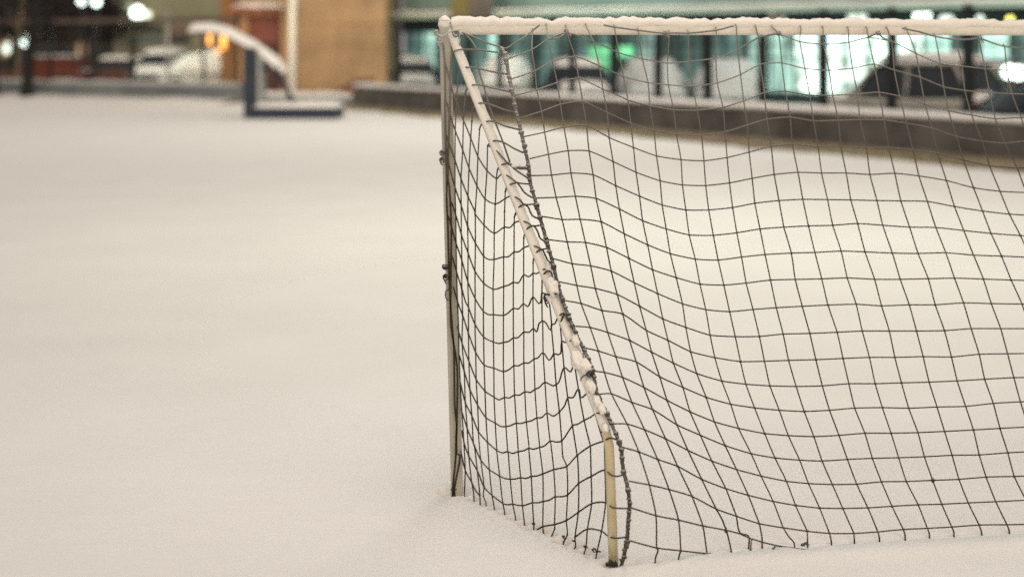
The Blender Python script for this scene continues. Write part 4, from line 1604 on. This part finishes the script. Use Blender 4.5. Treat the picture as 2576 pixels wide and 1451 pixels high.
# beyond the far wall
car(408, 66, math.radians(176), SILV, 'white car deep in snow below the beige building, facing the court', 1.2, 1.12, 1.05, SNOW)
car(530, 64, math.radians(95), PALEC, 'white car under a smooth mound of snow beside the brick building', 1.3, 1.05, 1.05, SNOW)
car(286, 67, math.radians(88), RUST, 'rust-red car with snow on its roof under the round lamp', .9, 1.0, 1.0, SNOW)
car(118, 66, math.radians(80), REDC, 'bright red van behind the dark leaning trunk', .5, 1.0, 1.08, SNOWD, REDC)
# beyond the fence
def beyond(x, d, rot, *a, **k):
    """parked d metres behind the fence, shown at column x"""
    u = u_of(x)
    A = WA + WN * d
    t = (u * A.y - A.x) / (WD.x - u * WD.y)
    p = A + WD * t
    return car(x, p.y, rot, *a, base=(p.x, p.y, 0), **k)


FR = WR - PI / 2
beyond(1042, 4.0, math.radians(185), DKB, 'snow-topped dark car next to the tan brick building', snow=1.0)
beyond(1272, 6.0, math.radians(175), PALEC, 'pale snowy car half hidden by the hanging edge rope', snow=1.2, snowm=SNOW)
beyond(1455, 3.0, math.radians(184), DKB, 'dark blue car with snowy roof in front of the green window', snow=1.0, snowm=SNOW)
beyond(1640, 3.2, math.radians(178), SILV, 'silver car buried in snow beside the dark blue car', snow=1.2)
beyond(1830, 4.5, math.radians(172), PALEC, 'pale car with a rounded snow mound on it before the bright shop windows', snow=1.2)
beyond(2300, 2.7, math.radians(38), BEIG, 'tall beige car with a sloping snowy bonnet and red tail light', snowm=SNOW, snow=1.1, scale=.98, tall=1.16)
beyond(2475, 4.2, math.radians(150), ORNG, 'ochre car with snow on its roof near the white lamp', snow=.9, scale=1.05)
beyond(2600, 1.9, math.radians(110), DKB, 'dark low car close behind the fence at the edge of the picture', snow=.0, scale=.8)

# ------------------------------------------------------------------ light
w = bpy.data.worlds.new('World')
sc.world = w
w.use_nodes = True
nt = w.node_tree
bg = nt.nodes['Background']
tc = nt.nodes.new('ShaderNodeTexCoord')
sp = nt.nodes.new('ShaderNodeSeparateXYZ')
nt.links.new(tc.outputs['Generated'], sp.inputs[0])
# overcast night sky, with warm town glow added low behind camera to light crossbar
vm = nt.nodes.new('ShaderNodeVectorMath')
vm.operation = 'DOT_PRODUCT'
nt.links.new(tc.outputs['Generated'], vm.inputs[0])
vm.inputs[1].default_value = (0.15, -0.96, 0.22)
mx0 = nt.nodes.new('ShaderNodeMath'); mx0.operation = 'MAXIMUM'
nt.links.new(vm.outputs['Value'], mx0.inputs[0]); mx0.inputs[1].default_value = 0.0
pw = nt.nodes.new('ShaderNodeMath'); pw.operation = 'POWER'
nt.links.new(mx0.outputs[0], pw.inputs[0]); pw.inputs[1].default_value = 3.0
mxc = nt.nodes.new('ShaderNodeMixRGB')
mxc.inputs[1].default_value = (0.41, 0.40, 0.395, 1)
mxc.inputs[2].default_value = (2.4, 1.98, 1.50, 1)
nt.links.new(pw.outputs[0], mxc.inputs[0])
nt.links.new(mxc.outputs[0], bg.inputs['Color'])
bg.inputs['Strength'].default_value = 0.98


def light(kind, name, loc, energy, color, radius, aim=None, **k):
    l = bpy.data.lights.new(name, kind)
    l.energy = energy
    l.color = color
    l.shadow_soft_size = radius
    for a, b in k.items():
        setattr(l, a, b)
    o = bpy.data.objects.new(name, l)
    col.objects.link(o)
    o.location = loc
    if aim is not None:
        d = Vector(aim) - Vector(loc)
        o.rotation_euler = d.to_track_quat('-Z', 'Y').to_euler()
    return o


light('SPOT', 'court_fill_spot', (2.0, 14.0, 8.8), 1650, (1.0, 1.0, .82), 1.5, (2.0, 14.1, 0), spot_size=math.radians(140), spot_blend=1.0)  # unseen spot added over the court; its pool imitates lens vignetting
light('SPOT', 'court_fill_spot', (0.3, 5.6, 7.0), 430, (1.0, .95, .86), 1.2, (0.3, 5.7, 0), spot_size=math.radians(80), spot_blend=1.0)  # unseen spot added to brighten the snow around the goal
light('SPOT', 'court_fill_spot', (0.5, 33.0, 14.0), 3300, (1.0, .97, .82), 1.5, (0.5, 33.1, 0), spot_size=math.radians(140), spot_blend=1.0)  # unseen spot added to light the far snow
light('POINT', 'car_park_lamp', (9.0, 36.5, 5.5), 520, (.72, 1.0, .90), .3)
light('POINT', 'car_park_lamp', (0.5, 50.0, 5.5), 420, (.78, 1.0, .86), .3)
light('POINT', 'car_park_lamp', (-15.0, 61.5, 5.0), 480, (.90, 1.0, .78), .3)
light('POINT', 'brick_lamp', (-7.0, 52.5, 5.2), 420, (1.0, .76, .45), .3)
light('POINT', 'orange_lamp', (-11.6, 56.4, 2.9), 60, (1.0, .38, .07), .15)

# ------------------------------------------------------------------ camera
cam = bpy.data.cameras.new('camera')
co = bpy.data.objects.new('camera', cam)
col.objects.link(co)
co.location = (0, 0, H)
co.rotation_euler = (PI / 2, 0, 0)
cam.sensor_width = 36
cam.lens = 50
cam.shift_y = -(725.5 - HY) / 2576
cam.clip_end = 1500
cam.dof.use_dof = True
cam.dof.focus_distance = 5.72
cam.dof.aperture_fstop = 1.1
sc.camera = co
sc.view_settings.view_transform = 'Standard'
sc.view_settings.look = 'None'
sc.view_settings.exposure = 0
sc.view_settings.gamma = 1
sc.cycles.use_denoising = False
sc.cycles.denoiser = 'OPENIMAGEDENOISE'
sc.cycles.denoising_input_passes = 'RGB_ALBEDO_NORMAL'
sc.cycles.denoising_prefilter = 'ACCURATE'
sc.cycles.sample_clamp_indirect = 4
sc.cycles.max_bounces = 6
